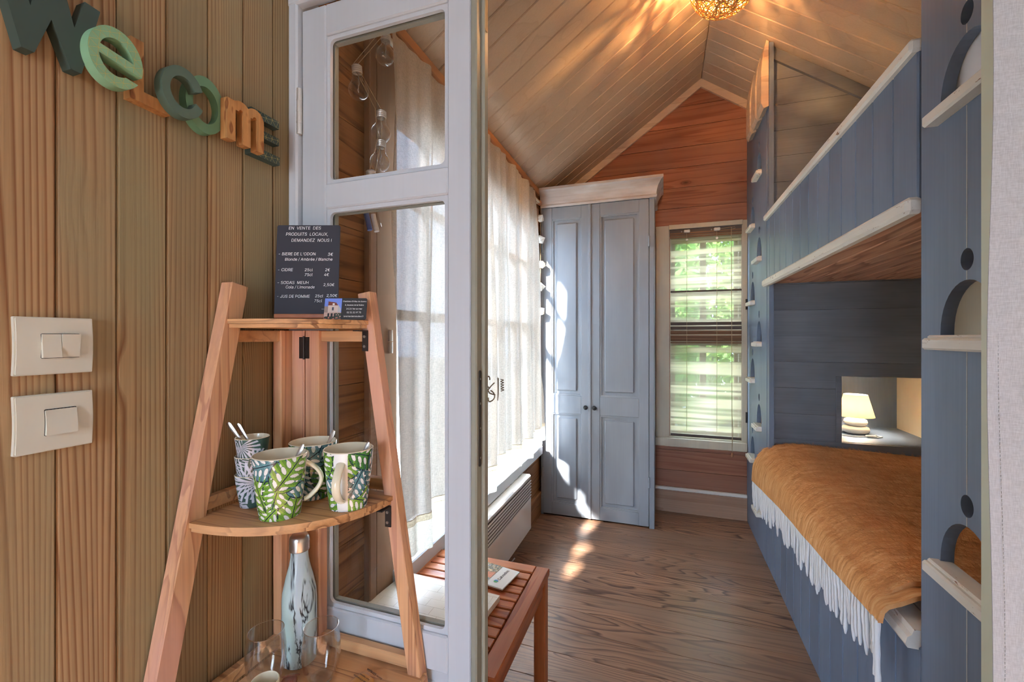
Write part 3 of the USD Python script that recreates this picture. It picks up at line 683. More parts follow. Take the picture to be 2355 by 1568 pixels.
wdoor(BX0 + .018, -.466, -.494, BX0 + .016); wdoor(-.464, -.088, -.436, -.087)
part(wb, 'cover_strip', bx(-.480, AY - .010, .012, -.460, AY - .001, 2.138, .003), 'ward')
prof = [(0, 2.14), (.012, 2.14), (.016, 2.152), (.012, 2.162), (.014, 2.18), (.022, 2.21), (.040, 2.24), (.055, 2.252), (.055, 2.268), (0, 2.268)]
fr = []
for off, zz in prof: fr.append([(BX0 + .0, AY - off, zz), (BX1 + off, AY - off, zz), (BX1 + off, YF - .03, zz)])
P = np.array(fr + [fr[0]])
part(wb, 'crown', grid(P[:, ::-1]), 'wardx', 'whitewashed crown moulding')

# ------------------------------------------------------------------ bunk
bk = thing('bunk_bed', 'slate blue built-in bunk bed with arched foothold panels and white edge trims', 'bunk bed', loc=(.9, 1.9, 0))
T = .022
def arch(cy, z0, hw, h): 
    return Polygon([(cy - hw, z0)] + [(cy + hw * math.cos(a), z0 + .01 + (h - .01) * math.sin(a)) for a in np.linspace(PI, 0, 20)] + [(cy + hw, z0)])
near = sbox(.866, 0, 1.195, 2.80).intersection(Polygon([(0, 0), (4, 0), (4, zceil(XF + T) - .002), (0, zceil(XF + T) - .002)]))
CY = 1.043
for zl in (.78, 1.24, 1.70):
    near = near.difference(arch(CY, zl, .082, .107)).difference(affinity.scale(Point(CY, zl + .145).buffer(.0205), .9, 1))
pn = part(bk, 'ladder_panel', ex(near, XF, XF + T, 'x'), 'bunk', 'tall slate foothold panel nearest the doorway')
for zl in (.78, 1.24, 1.70):
    part(pn, 'step_ledge', [bx(XF - .026, CY - .095, zl - .026, XF + .004, CY + .095, zl - .002, .004), bx(XF - .018, CY - .092, zl - .004, XF + T, CY + .092, zl + .004, .003)], 'white', 'chipped white step ledge')
for za, zc in ((0, .752), (.887, .904), (.946, 1.212), (1.347, 1.364), (1.406, 1.672), (1.807, 1.824), (1.866, 2.75)):
    part(pn, 'joint_line', bx(XF - .0005, CY - .0007, za, XF + .001, CY + .0007, zc), 'whitex')
far = sbox(2.705, 0, 3.298, zceil(XF + T) - .002)
cols = [(2.905, (.226, .72, 1.21, 1.705, 2.205)), (3.10, (.487, .98, 1.465, 1.94))]
for cy, zs in cols:
    for zl in zs: far = far.difference(arch(cy, zl, .065, .125)).difference(affinity.scale(Point(cy, zl + .165).buffer(.022), .8, 1))
pf = part(bk, 'ladder_panel', ex(far, XF, XF + T, 'x'), 'bunk', 'slate foothold panel beside the far window')
for cy, zs in cols:
    for zl in zs: part(pf, 'step_ledge', [bx(XF - .030, cy - .075, zl - .026, XF + .004, cy + .075, zl - .002, .004), bx(XF - .02, cy - .072, zl - .004, XF + T, cy + .072, zl + .003, .003)], 'white', 'white step ledge')
for q, (ya, zb_) in enumerate(((2.70, 2.47), (2.86, 2.475), (3.03, 2.48))):
    m = ex(Polygon([(XF - .036, 2.50), (XF - .024, zb_), (XF, zb_ + .01), (XF, zceil(XF) - .004), (XF - .012, zceil(XF - .012) - .004), (XF - .028, zceil(XF) - .07), (XF - .036, zceil(XF) - .16)]), ya - .045, ya + .075, 'y')
    part(bk, 'scalloped_trim', m, 'pale', 'pale wooden block under the ceiling')
part(bk, 'post', bx(XF + .002, 2.655, .56, XF + .024, 2.70, 2.82), 'bunk')
# lower front, vertical boards
y0 = 1.196
while y0 < 2.70:
    part(bk, 'front_board', bx(XF, y0 + .0012, 0, XF + .02, min(y0 + .11, 2.704) - .0012, .555, .003), 'bunk')
    y0 += .11
part(bk, 'front_backing', bx(XF + .016, 1.196, 0, XF + .03, 2.70, .55), 'bunk')
part(bk, 'edge_trim', ex(Polygon([(XF - .02, .548), (XF - .024, .556), (XF - .02, .572), (XF - .012, .578), (XF - .008, .59), (XF + .04, .592), (XF + .04, .548)]), 1.205, 2.69, 'y'), 'white', 'chipped white edge moulding')
part(bk, 'mattress_board', bx(XF + .03, .866, .36, XR - .01, 2.69, .40), 'deck')
# upper front
y0 = 1.209
while y0 < 2.66:
    y1 = min(y0 + .11, 2.70)
    part(bk, 'upper_board', bx(XF, y0 + .0012, 1.535, XF + .02, y1 - .0012, 1.885, .003), 'bunk'); y0 += .11
part(bk, 'upper_backing', bx(XF + .016, 1.20, 1.535, XF + .028, 2.69, 1.88), 'bunk')
part(bk, 'top_trim', bx(XF - .016, 1.205, 1.875, XF + .034, 2.71, 1.905, .006), 'white', 'white guard rail cap')
part(bk, 'lower_trim', bx(XF - .022, 1.205, 1.515, XF + .012, 2.72, 1.553, .008), 'white', 'white lower edge moulding')
x = XF + .012
while x < XR - .01:
    x1 = min(x + .09, XR - .004)
    part(bk, 'deck_plank', bx(x + .001, .87, 1.53, x1 - .001, 2.695, 1.55, .003), 'deck'); x = x1
# end wall with lit niche
ew = thing('wall_bunk', kind='structure')
NX0, NX1, NZ0, NZ1 = .875, XR, .69, 1.036
endreg = Polygon([(XF + T, 0), (XR, 0), (XR, zceil(XR)), (XF + T, zceil(XF + T))]).difference(sbox(NX0, NZ0, NX1 + .1, NZ1))
z = .69 - .139 * 5
while z < 2.9:
    q = sbox(XF, z + .0007, XR, z + .1383).intersection(endreg)
    for s in getattr(q, 'geoms', [q]):
        if s.area > 1e-4: part(ew, 'board', ex(s, YE, YE + .016, 'y'), 'bunkend')
    z += .139
part(ew, 'backing', ex(endreg, YE + .014, YE + .03, 'y'), 'bunkend')
part(ew, 'top_moulding', ex(Polygon([(XF + T, zceil(XF + T) - .002), (XR, zceil(XR) - .002), (XR, zceil(XR) - .07), (XF + T, zceil(XF + T) - .07)]), YE - .018, YE, 'y'), 'bunkend')
part(ew, 'niche_frame', bx(NX0 - .024, YE - .006, NZ0 - .0, NX0, YE + .004, NZ1, .001), 'bunkend')
part(ew, 'niche_back', bx(NX0 - .01, 3.24, NZ0 - .02, XR, 3.255, NZ1 + .02), 'bunk')
part(ew, 'niche_side', bx(NX0 - .014, YE + .028, NZ0 - .02, NX0, 3.24, NZ1 + .02), 'bunk')
part(ew, 'niche_floor', bx(NX0 - .014, YE + .02, NZ0 - .02, XR, 3.25, NZ0), 'bunk')
part(ew, 'niche_top', bx(NX0 - .014, YE + .02, NZ1, XR, 3.25, NZ1 + .02), 'bunkend')

# bedding
def pillowy(x0, y0, z0, x1, y1, z1, seed, amp=.012, e=4.0):
    u = trimesh.creation.icosphere(5); v = u.vertices
    s = np.sign(v) * np.abs(v) ** (2 / e)
    s /= np.max(np.abs(s))
    v = s * .5 + .5; v = np.array([x0, y0, z0]) + v * (np.array([x1, y1, z1]) - [x0, y0, z0])
    n = meshkit.fbm(v * [9, 9, 14], 3, seed) - .5
    c = np.array([(x0 + x1) / 2, (y0 + y1) / 2, (z0 + z1) / 2]); dv = v - c; dv /= np.linalg.norm(dv, axis=1, keepdims=True)
    return trimesh.Trimesh(v + dv * (n * 2 * amp)[:, None], u.faces, process=False)
single('mattress', bx(XF + .045, .90, .40, XR - .03, 2.68, .62, .03), 'sheet', 'white sheeted mattress on the lower bunk under the brown blanket', 'mattress', smooth=35)
single('mattress', bx(XF + .04, .90, 1.552, XR - .03, 2.68, 1.66, .02), 'sheet', 'mattress lying on the upper bunk', 'mattress', smooth=35)
single('pillow', pillowy(XF + .026, .885, 1.668, XF + .52, 1.30, 1.93, 5, .012, 6.0), 'sheet', 'rumpled white pillow seen through the topmost arched foothold', 'pillow', smooth=True)

# blanket
bt = thing('blanket', 'fuzzy caramel brown wool blanket with white fringe over the lower bunk', 'blanket', loc=(.9, 2.0, .65))
prof = np.array([(1.28, .632), (1.1, .640), (.90, .648), (.72, .656), (.62, .655), (.56, .643), (.522, .617), (.502, .585), (.492, .545), (.487, .505), (.485, .475)])
sarc = np.r_[0, np.cumsum(np.linalg.norm(np.diff(prof, axis=0), axis=1))]
def cover(y0, y1, drop, bulge, ns=110, nu=120, tail=.05):
    zb = lambda y: .566 - .073 * (y - 1.29)
    s = np.linspace(0, sarc[-1] + drop, ns); px = np.interp(s, sarc, prof[:, 0]); pz = np.interp(s, sarc, prof[:, 1]); over = np.maximum(0, s - sarc[-1]); pz = pz - over
    u = np.linspace(0, 1, nu)[:, None]
    k = np.clip((.56 - px) / .07, 0, 1)[None]
    Y = y0 + (y1 + tail * k - y0) * u
    N = meshkit.fbm(np.stack([np.broadcast_to(px * 1.5, Y.shape), Y * 7, np.broadcast_to(pz * 5, Y.shape)], -1), 3, 3) - .5
    W = meshkit.fbm(np.stack([np.broadcast_to(px * 3, Y.shape), Y * 16, 0 * Y], -1), 2, 9) - .5
    far_ = np.clip((Y - 2.2) / .5, 0, 1)
    X = px[None] - .014 * N * k + bulge * k - .02 * far_ * k
    Z = pz[None] + (.030 * N + .018 * W * (.4 + far_)) * (1 - k * .8) + bulge
    low = np.clip((.617 - pz[None]) / (.617 - .475), 0, 2)
    Z = np.where(low > 0, .617 - low * (.617 - zb(Y)) + (Z - pz[None]) * .6, Z)
    return np.stack([X, Y, Z], -1)
B0 = cover(1.300, 2.685, .0, .010); 
part(bt, 'upper_layer', thick(B0, .012), 'blanket', smooth=60)
B1 = cover(1.262, 2.66, .012, -.004, 80, 60)
part(bt, 'lower_layer', thick(B1, .010), 'blanket', smooth=60)
# wool nap: short hairs on the top layer
rr = np.random.default_rng(4)
n_h = 26000
ai = rr.uniform(0, B0.shape[0] - 1.001, n_h); bi = rr.uniform(0, B0.shape[1] - 1.001, n_h)
bi = B0.shape[1] * (1 - rr.random(n_h) ** 1.0 * .999) - 1; bi = np.clip(bi, 0, B0.shape[1] - 1.001)
i0, j0 = ai.astype(int), bi.astype(int); fa, fb = (ai - i0)[:, None], (bi - j0)[:, None]
du, dv = np.gradient(B0, axis=0), np.gradient(B0, axis=1); NN = np.cross(du, dv); NN /= np.linalg.norm(NN, axis=2, keepdims=True)
TT = dv / np.linalg.norm(dv, axis=2, keepdims=True)
pb = B0[i0, j0] * (1 - fa) * (1 - fb) + B0[i0 + 1, j0] * fa * (1 - fb) + B0[i0, j0 + 1] * (1 - fa) * fb + B0[i0 + 1, j0 + 1] * fa * fb
nb_, tb_ = NN[i0, j0], TT[i0, j0]
L = rr.uniform(.006, .014, n_h)[:, None]; sd = rr.normal(0, .35, (n_h, 3))
hp = np.stack([pb, pb + L * .5 * (nb_ * .55 + tb_ * .6 + sd * .5), pb + L * (nb_ * .55 + tb_ * 1.0 + sd)], 1) - LOC[bt]
hc = UsdGeom.BasisCurves.Define(stage, bt + '/nap'); hc.CreateTypeAttr('linear')
hc.CreatePointsAttr(Vt.Vec3fArray.FromNumpy(hp.reshape(-1, 3).astype(np.float32))); hc.CreateCurveVertexCountsAttr(Vt.IntArray.FromNumpy(np.full(n_h, 3, np.int32)))
hc.CreateWidthsAttr(Vt.FloatArray([0.0008])); hc.SetWidthsInterpolation('constant')
UsdShade.MaterialBindingAPI.Apply(hc.GetPrim()).Bind(M['blanket']); meta(hc.GetPrim(), kind='stuff')
edge = B0[:, -1]
ys = np.arange(1.306, 2.735, .0215)
for q, yv in enumerate(ys):
    i = int(np.argmin(np.abs(edge[:, 1] - yv))); o = edge[i] + [.003, 0, .004]
    Ln = (.152 * (1 + .2 * rnd.uniform(-1, 1))); a = rnd.uniform(-.012, .012); ph = rnd.random() * 6
    tt = np.linspace(0, 1, 12)
    pts = np.c_[o[0] - .002 * np.sin(tt * 3 + ph) - .004, yv + a * tt ** 1.5 + .0018 * np.sin(tt * 5 + ph), o[2] - Ln * tt]
    rad = .0062 * (1 - .15 * tt) * (1 + .12 * np.sin(tt * 19 + ph)); rad[-1] *= .45
    part(bt, 'tassel', tube(pts, rad, 7), 'fringe', smooth=60)
e1 = B1[0, -1]
for dy, ln in ((.005, .150), (.020, .138)):
    pts = np.c_[np.full(12, e1[0] + .002), e1[1] + dy + .004 * np.sin(np.linspace(0, 3, 12) + dy * 90), e1[2] + .003 - np.linspace(0, ln, 12)]
    part(bt, 'tassel', tube(pts, .0062 * (1 + .12 * np.sin(np.linspace(0, 15, 12))), 8), 'fringe', smooth=60)

# lamp in the niche
tl = thing('table_lamp', 'small lit table lamp with stacked white pebble base in the bunk niche', 'lamp', loc=(1.04, 3.0, NZ0))
for z0, r, h in ((0, .066, .046), (.044, .056, .044)):
    part(tl, 'pebble', lathe([(0, z0), (r * .6, z0), (r * .92, z0 + h * .2), (r, z0 + h * .5), (r * .92, z0 + h * .8), (r * .6, z0 + h), (0, z0 + h)], 32), 'lampstone', smooth=60, local=True)
part(tl, 'neck', lathe([(0, .086), (.018, .086), (.018, .098), (.010, .10), (.010, .115), (0, .115)], 20), 'lampstone', smooth=40, local=True)
part(tl, 'shade', lathe([(.088, .098), (.056, .222), (.0545, .222), (.0865, .098)], 40), 'lampshade', smooth=40, local=True)
part(tl, 'bulb', trimesh.creation.icosphere(3, .021).apply_translation([0, 0, .150]), 'bulbniche', 'lit bulb', smooth=True, local=True)
part(tl, 'cable', tube([(-.06, 0, .006), (-.10, -.02, .004), (-.12, -.09, .004), (-.05, -.13, .004), (.04, -.10, .004), (.075, -.05, .004), (.09, -.09, .004), (.05, -.13, .004)], .003, 7), 'paper', smooth=60, local=True)
part(tl, 'switch', bx(.01, -.122, .0, .06, -.094, .012, .004), 'hinge', 'grey inline switch', local=True)

# pendant
PX, PY, PZ, PR = .248, 2.08, 2.784, .138
pd = thing('pendant_lamp', 'round woven fibre pendant lamp glowing warm below the ridge', 'lamp', loc=(PX, PY, PZ))
rg = np.random.default_rng(11); loops = []
for q in range(150):
    n_ = rg.normal(size=3); n_ /= np.linalg.norm(n_); a = np.cross(n_, [.3, .5, .8]); a /= np.linalg.norm(a); b_ = np.cross(n_, a)
    off = rg.uniform(-.85, .85); rad = math.sqrt(1 - off * off); k = np.linspace(0, 2 * PI, 34)
    w = 1 + .02 * np.sin(k * 3 + q)
    pts = PR * (off * n_ + rad * (np.cos(k)[:, None] * a + np.sin(k)[:, None] * b_)) * w[:, None]
    pts[:, 2] *= 1.0
    loops.append(tube(pts, .0021, 4, False))
part(pd, 'shade', loops, 'fibre', local=True, kind='stuff')
part(pd, 'bulb', trimesh.creation.icosphere(3, .014), 'bulbwarm', 'lit bulb', smooth=True, local=True)
part(pd, 'cord', tube([(0, 0, .03), (0, 0, ZRIDGE - PZ - .01)], .004, 8), 'cord', local=True)

# ------------------------------------------------------------------ slatted bench
bn = thing('slatted_bench', 'low reddish slatted wooden bench behind the grey door', 'bench', loc=(-.6, 1.2, 0))
bx0, bx1, by0, by1, bz = -.822, -.367, .935, 1.447, .45
rw = .046
part(bn, 'rail', bx(bx1 - rw, by0, bz - .024, bx1, by1, bz, .003), 'benchy'); part(bn, 'rail', bx(bx0, by0, bz - .024, bx0 + rw, by1, bz, .003), 'benchy')
part(bn, 'rail', bx(bx0 + rw, by1 - rw, bz - .024, bx1 - rw, by1, bz, .003), 'bench'); part(bn, 'rail', bx(bx0 + rw, by0, bz - .024, bx1 - rw, by0 + rw, bz, .003), 'bench')
ns_ = 10; y0, y1 = by0 + rw + .004, by1 - rw - .004; pitch = (y1 - y0) / ns_
for q in range(ns_): part(bn, 'slat', bx(bx0 + rw - .002, y0 + q * pitch + .003, bz - .018, bx1 - rw - .004, y0 + (q + 1) * pitch - .003, bz - .002, .002), 'bench')
part(bn, 'apron', bx(bx0 + .02, by0 + .012, bz - .075, bx1 - .02, by0 + .030, bz - .024), 'bench'); part(bn, 'apron', bx(bx0 + .02, by1 - .030, bz - .075, bx1 - .02, by1 - .012, bz - .024), 'bench')
part(bn, 'apron', bx(bx1 - .030, by0 + .02, bz - .075, bx1 - .012, by1 - .02, bz - .024), 'benchy')
for xa, ya in ((bx0 + .004, by0 + .006), (bx1 - .044, by0 + .006), (bx0 + .004, by1 - .046), (bx1 - .044, by1 - .046)):
    part(bn, 'leg', bx(xa, ya, 0, xa + .04, ya + .04, bz - .024, .004), 'benchz')
mp = single('map_book', ex(affinity.rotate(sbox(-.80, 1.00, -.462, 1.215), -4, origin=(-.46, 1.21)), bz + .0005, bz + .018, 'z'), 'map', 'large flat book with a pale map print lying on the slatted bench', 'book')
# brochures
def sheet_uv(o, r, u, w, h, nx, ny, fn, t):
    X, Y = np.meshgrid(np.linspace(0, 1, nx), np.linspace(0, 1, ny), indexing='ij')
    P = np.array(o, float) + X[..., None] * w * np.array(r) + Y[..., None] * h * np.array(u)
    m = grid(P[:, :]); n_ = np.cross(r, u)
    if (np.cross(m.vertices[m.faces[0, 1]] - m.vertices[m.faces[0, 0]], m.vertices[m.faces[0, 2]] - m.vertices[m.faces[0, 0]]) @ n_) < 0: m.faces = m.faces[:, ::-1]
    return m, fn(X.ravel(), Y.ravel())
o = np.array([-.471, 1.262, 0]); u_ = np.array([-.451, 1.374, 0]) - o; hgt = np.linalg.norm(u_) ; ub = u_ / hgt; rb = np.array([ub[1], -ub[0], 0])
wid = .205; zt = bz + .010
bc = thing('brochure', 'glossy travel brochure with harbour photo cover on the bench', 'brochure', loc=(-.52, 1.33, bz))
for q, (dz, dr_) in enumerate(((0, -.006), (.005, .0))):
    oo = o + rb * dr_
    pg = Polygon([tuple((oo)[:2]), tuple((oo + ub * hgt)[:2]), tuple((oo + ub * hgt - rb * wid)[:2]), tuple((oo - rb * wid)[:2])])
    part(bc, 'pages', ex(pg, bz + dz + .0004, bz + dz + .0046, 'z'), 'paper' if q else 'speculoos')
def harbour(X, Y):
    # X from spine side (far left) to right, Y along the short side
    c = np.zeros((len(X), 3)); n1 = meshkit.fbm(np.c_[X * 9, Y * 9, 0 * X], 4, 2); n2 = meshkit.noise(np.c_[X * 40, Y * 30, 0 * X + 5], 1)
    sk = np.array(lin(120, 160, 210)); cl = np.array(lin(236, 240, 244)); c[:] = sk + (cl - sk) * np.clip((n1 - .42) * 5, 0, 1)[:, None]
    town = X > .42; pal = np.array([lin(196, 150, 96), lin(120, 120, 90), lin(80, 80, 76), lin(214, 190, 150), lin(90, 110, 130)])
    idx = (meshkit.noise(np.c_[X * 34, Y * 26, 0 * X], 6) * 5).astype(int).clip(0, 4); c[town] = pal[idx[town]]
    quay = (X > .5) & (np.abs(Y - .42 - (X - .5) * .1) < .05 + (X - .5) * .22); c[quay] = np.array(lin(206, 128, 96)) * (.8 + .4 * n2[quay])[:, None]
    return c
PW = wid * .68
m, cc = sheet_uv(o - rb * wid + [0, 0, zt + .0004], rb, ub, PW, hgt, 90, 60, harbour, 0)
part(bc, 'cover_photo', m, 'photo', colors=cc)
lo = o - rb * (wid - PW) * .55 + ub * .018 + np.array([0, 0, zt - .0002])
part(bc, 'lettering', put(text('Calvados', .0105), lo + ub * .020 - rb * -.004, ub, -rb), 'ink')
part(bc, 'logo', put(ex(affinity.scale(Point(0, 0).buffer(.0075), 1, 1.0).intersection(sbox(-1, -1, 0, 1)), 0, .0003, 'z'), lo + ub * .010 - rb * .004, ub, -rb), 'green')
part(bc, 'logo', put(ex(Point(0, 0).buffer(.0075).intersection(sbox(0, -1, 1, 1)).difference(Point(-.002, 0).buffer(.004)), 0, .0003, 'z'), lo + ub * .010 - rb * .004, ub, -rb), 'logoblue')

# ------------------------------------------------------------------ corner shelf
cs = thing('corner_shelf', 'raw wooden folding corner shelf with three rounded shelves and leaning legs', 'shelf', loc=(-.74, .70, 0))
CX_, CY_ = -.806, .788
def qshelf(a, b, e=2.25):
    th = np.linspace(0, PI / 2, 28)
    return Polygon([(CX_, CY_)] + [(CX_ + a * math.cos(t) ** (2 / e), CY_ - b * math.sin(t) ** (2 / e)) for t in th])
SH = [(1.275, .215, .176), (.91, .275, .248), (.548, .345, .31)]
for zt_, a, b in SH:
    part(cs, 'shelf_board', [ex(qshelf(a, b), zt_ - .009, zt_, 'z'), ex(qshelf(a - .004, b - .004), zt_ - .017, zt_ - .0095, 'z')], 'shelfx')
def leg(top, bot, w, t, up, nm='leg'): part(cs, nm, obeam(top, bot, w, t, up, .0015), 'shelfz')
# left frame on the board wall
leg((-.810, .640, 1.345), (-.810, .372, 0), .036, .030, (1, 0, 0))
leg((-.605, .785, 1.335), (-.395, .785, 0), .030, .026, (0, 1, 0))
for q in ((-.812, .768, .042, .028, 'y'), ): pass
part(cs, 'post', bx(-.824, .742, 0, -.800, .790, 1.255, .0015), 'shelfz'); part(cs, 'post', bx(-.797, .768, 0, -.762, .797, 1.255, .0015), 'shelfz')
part(cs, 'post', bx(-.760, .770, 0, -.722, .797, 1.255, .0015), 'shelfz')
for zt_, a, b in SH:
    dz = .006 if zt_ < 1.2 else -.045
    fy = .640 - (1.345 - zt_) * .199
    part(cs, 'cross_rail', bx(-.822, fy, zt_ + dz, -.804, .75, zt_ + dz + .024, .0015), 'shelfx')
    fx = -.605 + (1.335 - zt_) * .157
    part(cs, 'cross_rail', bx(-.74, .778, zt_ + dz, fx, .796, zt_ + dz + .024, .0015), 'shelfx')
hb = part(cs, 'hinge', [bx(-.7735, .7662, 1.192, -.7620, .7682, 1.240), bx(-.7595, .7682, 1.192, -.7480, .7702, 1.240), tube([(-.7607, .7665, 1.190), (-.7607, .7665, 1.242)], .0022, 10)], 'dark_steel', 'black steel hinge')
for zt_, a, b in SH[:2]:
    fx = -.605 + (1.335 - zt_) * .157
    br_ = part(cs, 'bracket', [bx(fx - .010, .7695, zt_ - .065, fx + .004, .7715, zt_ - .022), bx(fx - .010, .74, zt_ - .023, fx + .004, .771, zt_ - .0205)], 'dark_steel', 'small dark metal bracket')
    for dz in (-.055, -.034): part(br_, 'screw', tube([(fx - .003, .7665, zt_ + dz), (fx - .003, .770, zt_ + dz)], .003, 8), 'steel')

# chalkboard
RV = np.array([math.cos(math.radians(YAW)), math.sin(math.radians(YAW)), 0]); NV = np.array([RV[1], -RV[0], 0]); UP = np.array([0, 0, 1.])
cb = thing('chalkboard', 'small black chalkboard price list on a wooden foot, top of the corner shelf', 'chalkboard', loc=(-.72, .73, 1.275))
co = np.array([-.722, .733, 1.286]); W_, H_ = .136, .197
tilt = math.radians(4); UPt = UP * math.cos(tilt) - NV * math.sin(tilt) * 1.0
part(cb, 'board', put(ex(rrect(W_, H_, .004, 0, H_ / 2), -.003, 0, 'z'), co, RV, UPt, NV), 'slate')
part(cb, 'foot', [put(bx(-.062, -.006, -.016, .052, .003, .012, .001), co, RV, UP, NV)], 'bench')
def line(s, x, y, h, name='lettering'):
    m = text(s, h * .00096); w = m.bounds[1, 0]
    v = m.vertices; m.vertices[:, 0] += .12 * m.vertices[:, 1]
    return put(m, co + RV * (-W_ / 2 + x * .001 * W_ / .145) + UPt * (H_ - y * .001 * H_ / .205) + NV * .0003, RV, UPt, NV)
for s, x, y, h in (('EN  VENTE  DES', 26, 10, 7), ('PRODUiTS  LOCAUX,', 20, 24, 7), ('DEMANDEZ  NOUS !', 33, 38, 7),
                   ('- BiERE DE L\'ODON', 4, 69, 6.6), ('3\u20ac', 118, 70, 7), ('Blonde / Ambr\u00e9e / Blanche', 20, 81, 6.2),
                   ('- CiDRE', 4, 105, 6.6), ('25cl', 66, 105, 6.4), ('2\u20ac', 113, 105, 6.4), ('75cl', 66, 116, 6.4), ('4\u20ac', 111, 116, 6.4),
                   ('- SODAS  MEUH', 4, 134, 6.6), ('Cola / Limonade', 24, 144, 6.2), ('2,50\u20ac', 110, 139, 6.4),
                   ('- JUS DE POMME', 4, 165, 6.4), ('25cl', 92, 164, 6.2), ('2,50\u20ac', 118, 163, 6.2), ('75cl', 90, 175, 6.2), ('\u2014', 108, 193, 6.2)):
    part(cb, 'lettering', line(s, x, y, h), 'chalk')
# visiting card
vc = thing('visiting_card', 'black visiting card with house photo leaning beside the chalkboard', 'card', loc=(-.61, .724, 1.275))
vo = np.array([-.611, .722, 1.2755]); RC = np.array([math.cos(math.radians(YAW + 4)), math.sin(math.radians(YAW + 4)), 0]); NC = np.array([RC[1], -RC[0], 0])
tl_ = math.radians(14); UC = UP * math.cos(tl_) - NC * math.sin(tl_); NCt = np.cross(RC, UC)
part(vc, 'card', put(ex(rrect(.085, .046, .004, 0, .023), -.0006, 0, 'z'), vo, RC, UC), 'ink')
def house(X, Y):
    c = np.tile(np.array(lin(112, 140, 226)), (len(X), 1))
    wall = (X > .22) & (X < .78) & (Y > .30) & (Y < .68); c[wall] = lin(206, 186, 176)
    c[(X >= .78) & (X < .95) & (Y > .3) & (Y < .72 - (X - .78) * 1.2)] = lin(176, 176, 180)
    c[(X < .22) & (Y > .3) & (Y < .62)] = lin(150, 130, 120)
    c[(Y >= .66) & (Y < .88 - .12 * X) & (X > .20 + (Y - .66) * .1) & (X < .80 - (Y - .66) * .9)] = lin(120, 62, 48)
    c[(np.abs(X - .52) < .06) & (np.abs(Y - .72) < .04)] = lin(230, 226, 220)
    c[(np.abs(X - .50) < .045) & (np.abs(Y - .5) < .075)] = lin(52, 56, 76)
    low = (Y <= .32); c[low] = lin(196, 162, 148)
    for cx in (.26, .46, .64): c[(np.abs(X - cx) < .055) & (np.abs(Y - .20) < .09)] = lin(30, 32, 36)
    n_ = meshkit.noise(np.c_[X * 14, Y * 14, 0 * X], 3)
    c[(Y < .13) & (n_ > .45)] = lin(40, 48, 34); c[(X > .66) & (Y < .30) & (n_ > .4)] = lin(50, 64, 52); c[(Y < .12) & (n_ <= .45)] = lin(180, 110, 100)
    return c
m, cc = sheet_uv(vo - RC * .042 + UC * .0005 + NCt * .0003, RC, UC, .034, .0445, 60, 80, house, 0)
part(vc, 'photo', m, 'photo', colors=cc)
for s, y_, h in (("Chambres d'h\u00f4tes de charme", .0375, .0030), ('8, impasse de la Rivi\u00e8re', .0295, .0030), ('14114 Ver sur mer', .0215, .0032), ('02 31 21 97 75', .0135, .0034), ('lanormandemaraudeur.fr', .0055, .0030)):
    part(vc, 'lettering', put(text(s, h, False, True, .0002), vo + RC * .0175 + UC * y_ + NCt * .0003, RC * .82, UC), 'chalk')

# ------------------------------------------------------------------ mugs, cups, spoons
def leafpaint(U, V, asp, seed):
    """monstera print; U around 0-1 (asp units long), V height 0-1"""
    r_ = random.Random(seed); X = U * asp; c = np.tile(np.array(lin(238, 238, 234)), (len(X), 1))
    navy = np.array(lin(30, 48, 62)); pals = [(lin(64, 128, 40), lin(142, 186, 70)), (lin(30, 92, 52), lin(86, 146, 60)), (lin(44, 96, 112), lin(112, 156, 160)), (lin(36, 84, 72), lin(72, 130, 96))]
    spots = []
    k = 0
    for row in range(3):
        for cx_ in range(6):
            spots.append(((cx_ + .5 * (row % 2) + r_.uniform(-.2, .2)) * asp / 6, .18 + row * .33 + r_.uniform(-.08, .08), r_.uniform(0, 6.28), r_.uniform(.58, .74), pals[(k * 7 + row) % 4 if r_.random() < .5 else (0 if r_.random() < .55 else 2)])); k += 1
    for cx_, cy_, ang, sz, pal in spots:
        dx = (X - cx_ + asp / 2) % asp - asp / 2; dy = V - cy_
        u = (dx * math.cos(ang) + dy * math.sin(ang)) / sz; v = (-dx * math.sin(ang) + dy * math.cos(ang)) / sz
        uu = (u + .5); w = .52 * np.sqrt(np.clip(uu * 1.25, 0, 1)) * np.sqrt(np.clip(1.05 - uu, 0, 1)) * 1.25
        inside = (uu > -.02) & (uu < 1.02) & (np.abs(v) < w)
        ph = (uu - np.abs(v) * .55) * 6.2
        slit = (np.abs((ph % 1) - .5) < .13) & (np.abs(v) > w * .62)
        hole_ = ((((ph % 1) - .5) / .30) ** 2 + ((np.abs(v) - w * .38) / .085) ** 2 < 1) & (np.abs(v) > .05)
        a = inside & ~slit
        out = (np.abs(np.abs(v) - w) < .016) & (uu > 0) & (uu < 1)
        sh = np.clip(np.abs(v) * 1.6 + .25 * np.sin(ph * 6.28), 0, 1)
        c[a] = (np.array(pal[1]) * (1 - sh[:, None]) + np.array(pal[0]) * sh[:, None])[a]
        rim_ = ((((ph % 1) - .5) / .36) ** 2 + ((np.abs(v) - w * .38) / .100) ** 2 < 1) & a
        c[rim_] = c[rim_] * .35 + navy * .65
        c[a & hole_] = lin(238, 238, 234)
        vein = a & ((np.abs(v) < .013) | (np.abs(ph % 1) < .03))
        c[vein | (out & ~slit)] = navy
    return c
def vessel(r0, r1, h, wall, nt, nz, paintf):
    U, V = np.meshgrid(np.linspace(0, 1, nt), np.linspace(0, 1, nz), indexing='ij')
    rad = r0 + (r1 - r0) * V ** .85; A = U * 2 * PI
    P = np.stack([rad * np.cos(A), rad * np.sin(A), h * V], -1)
    m = grid(P); return m, paintf(U.ravel(), V.ravel())
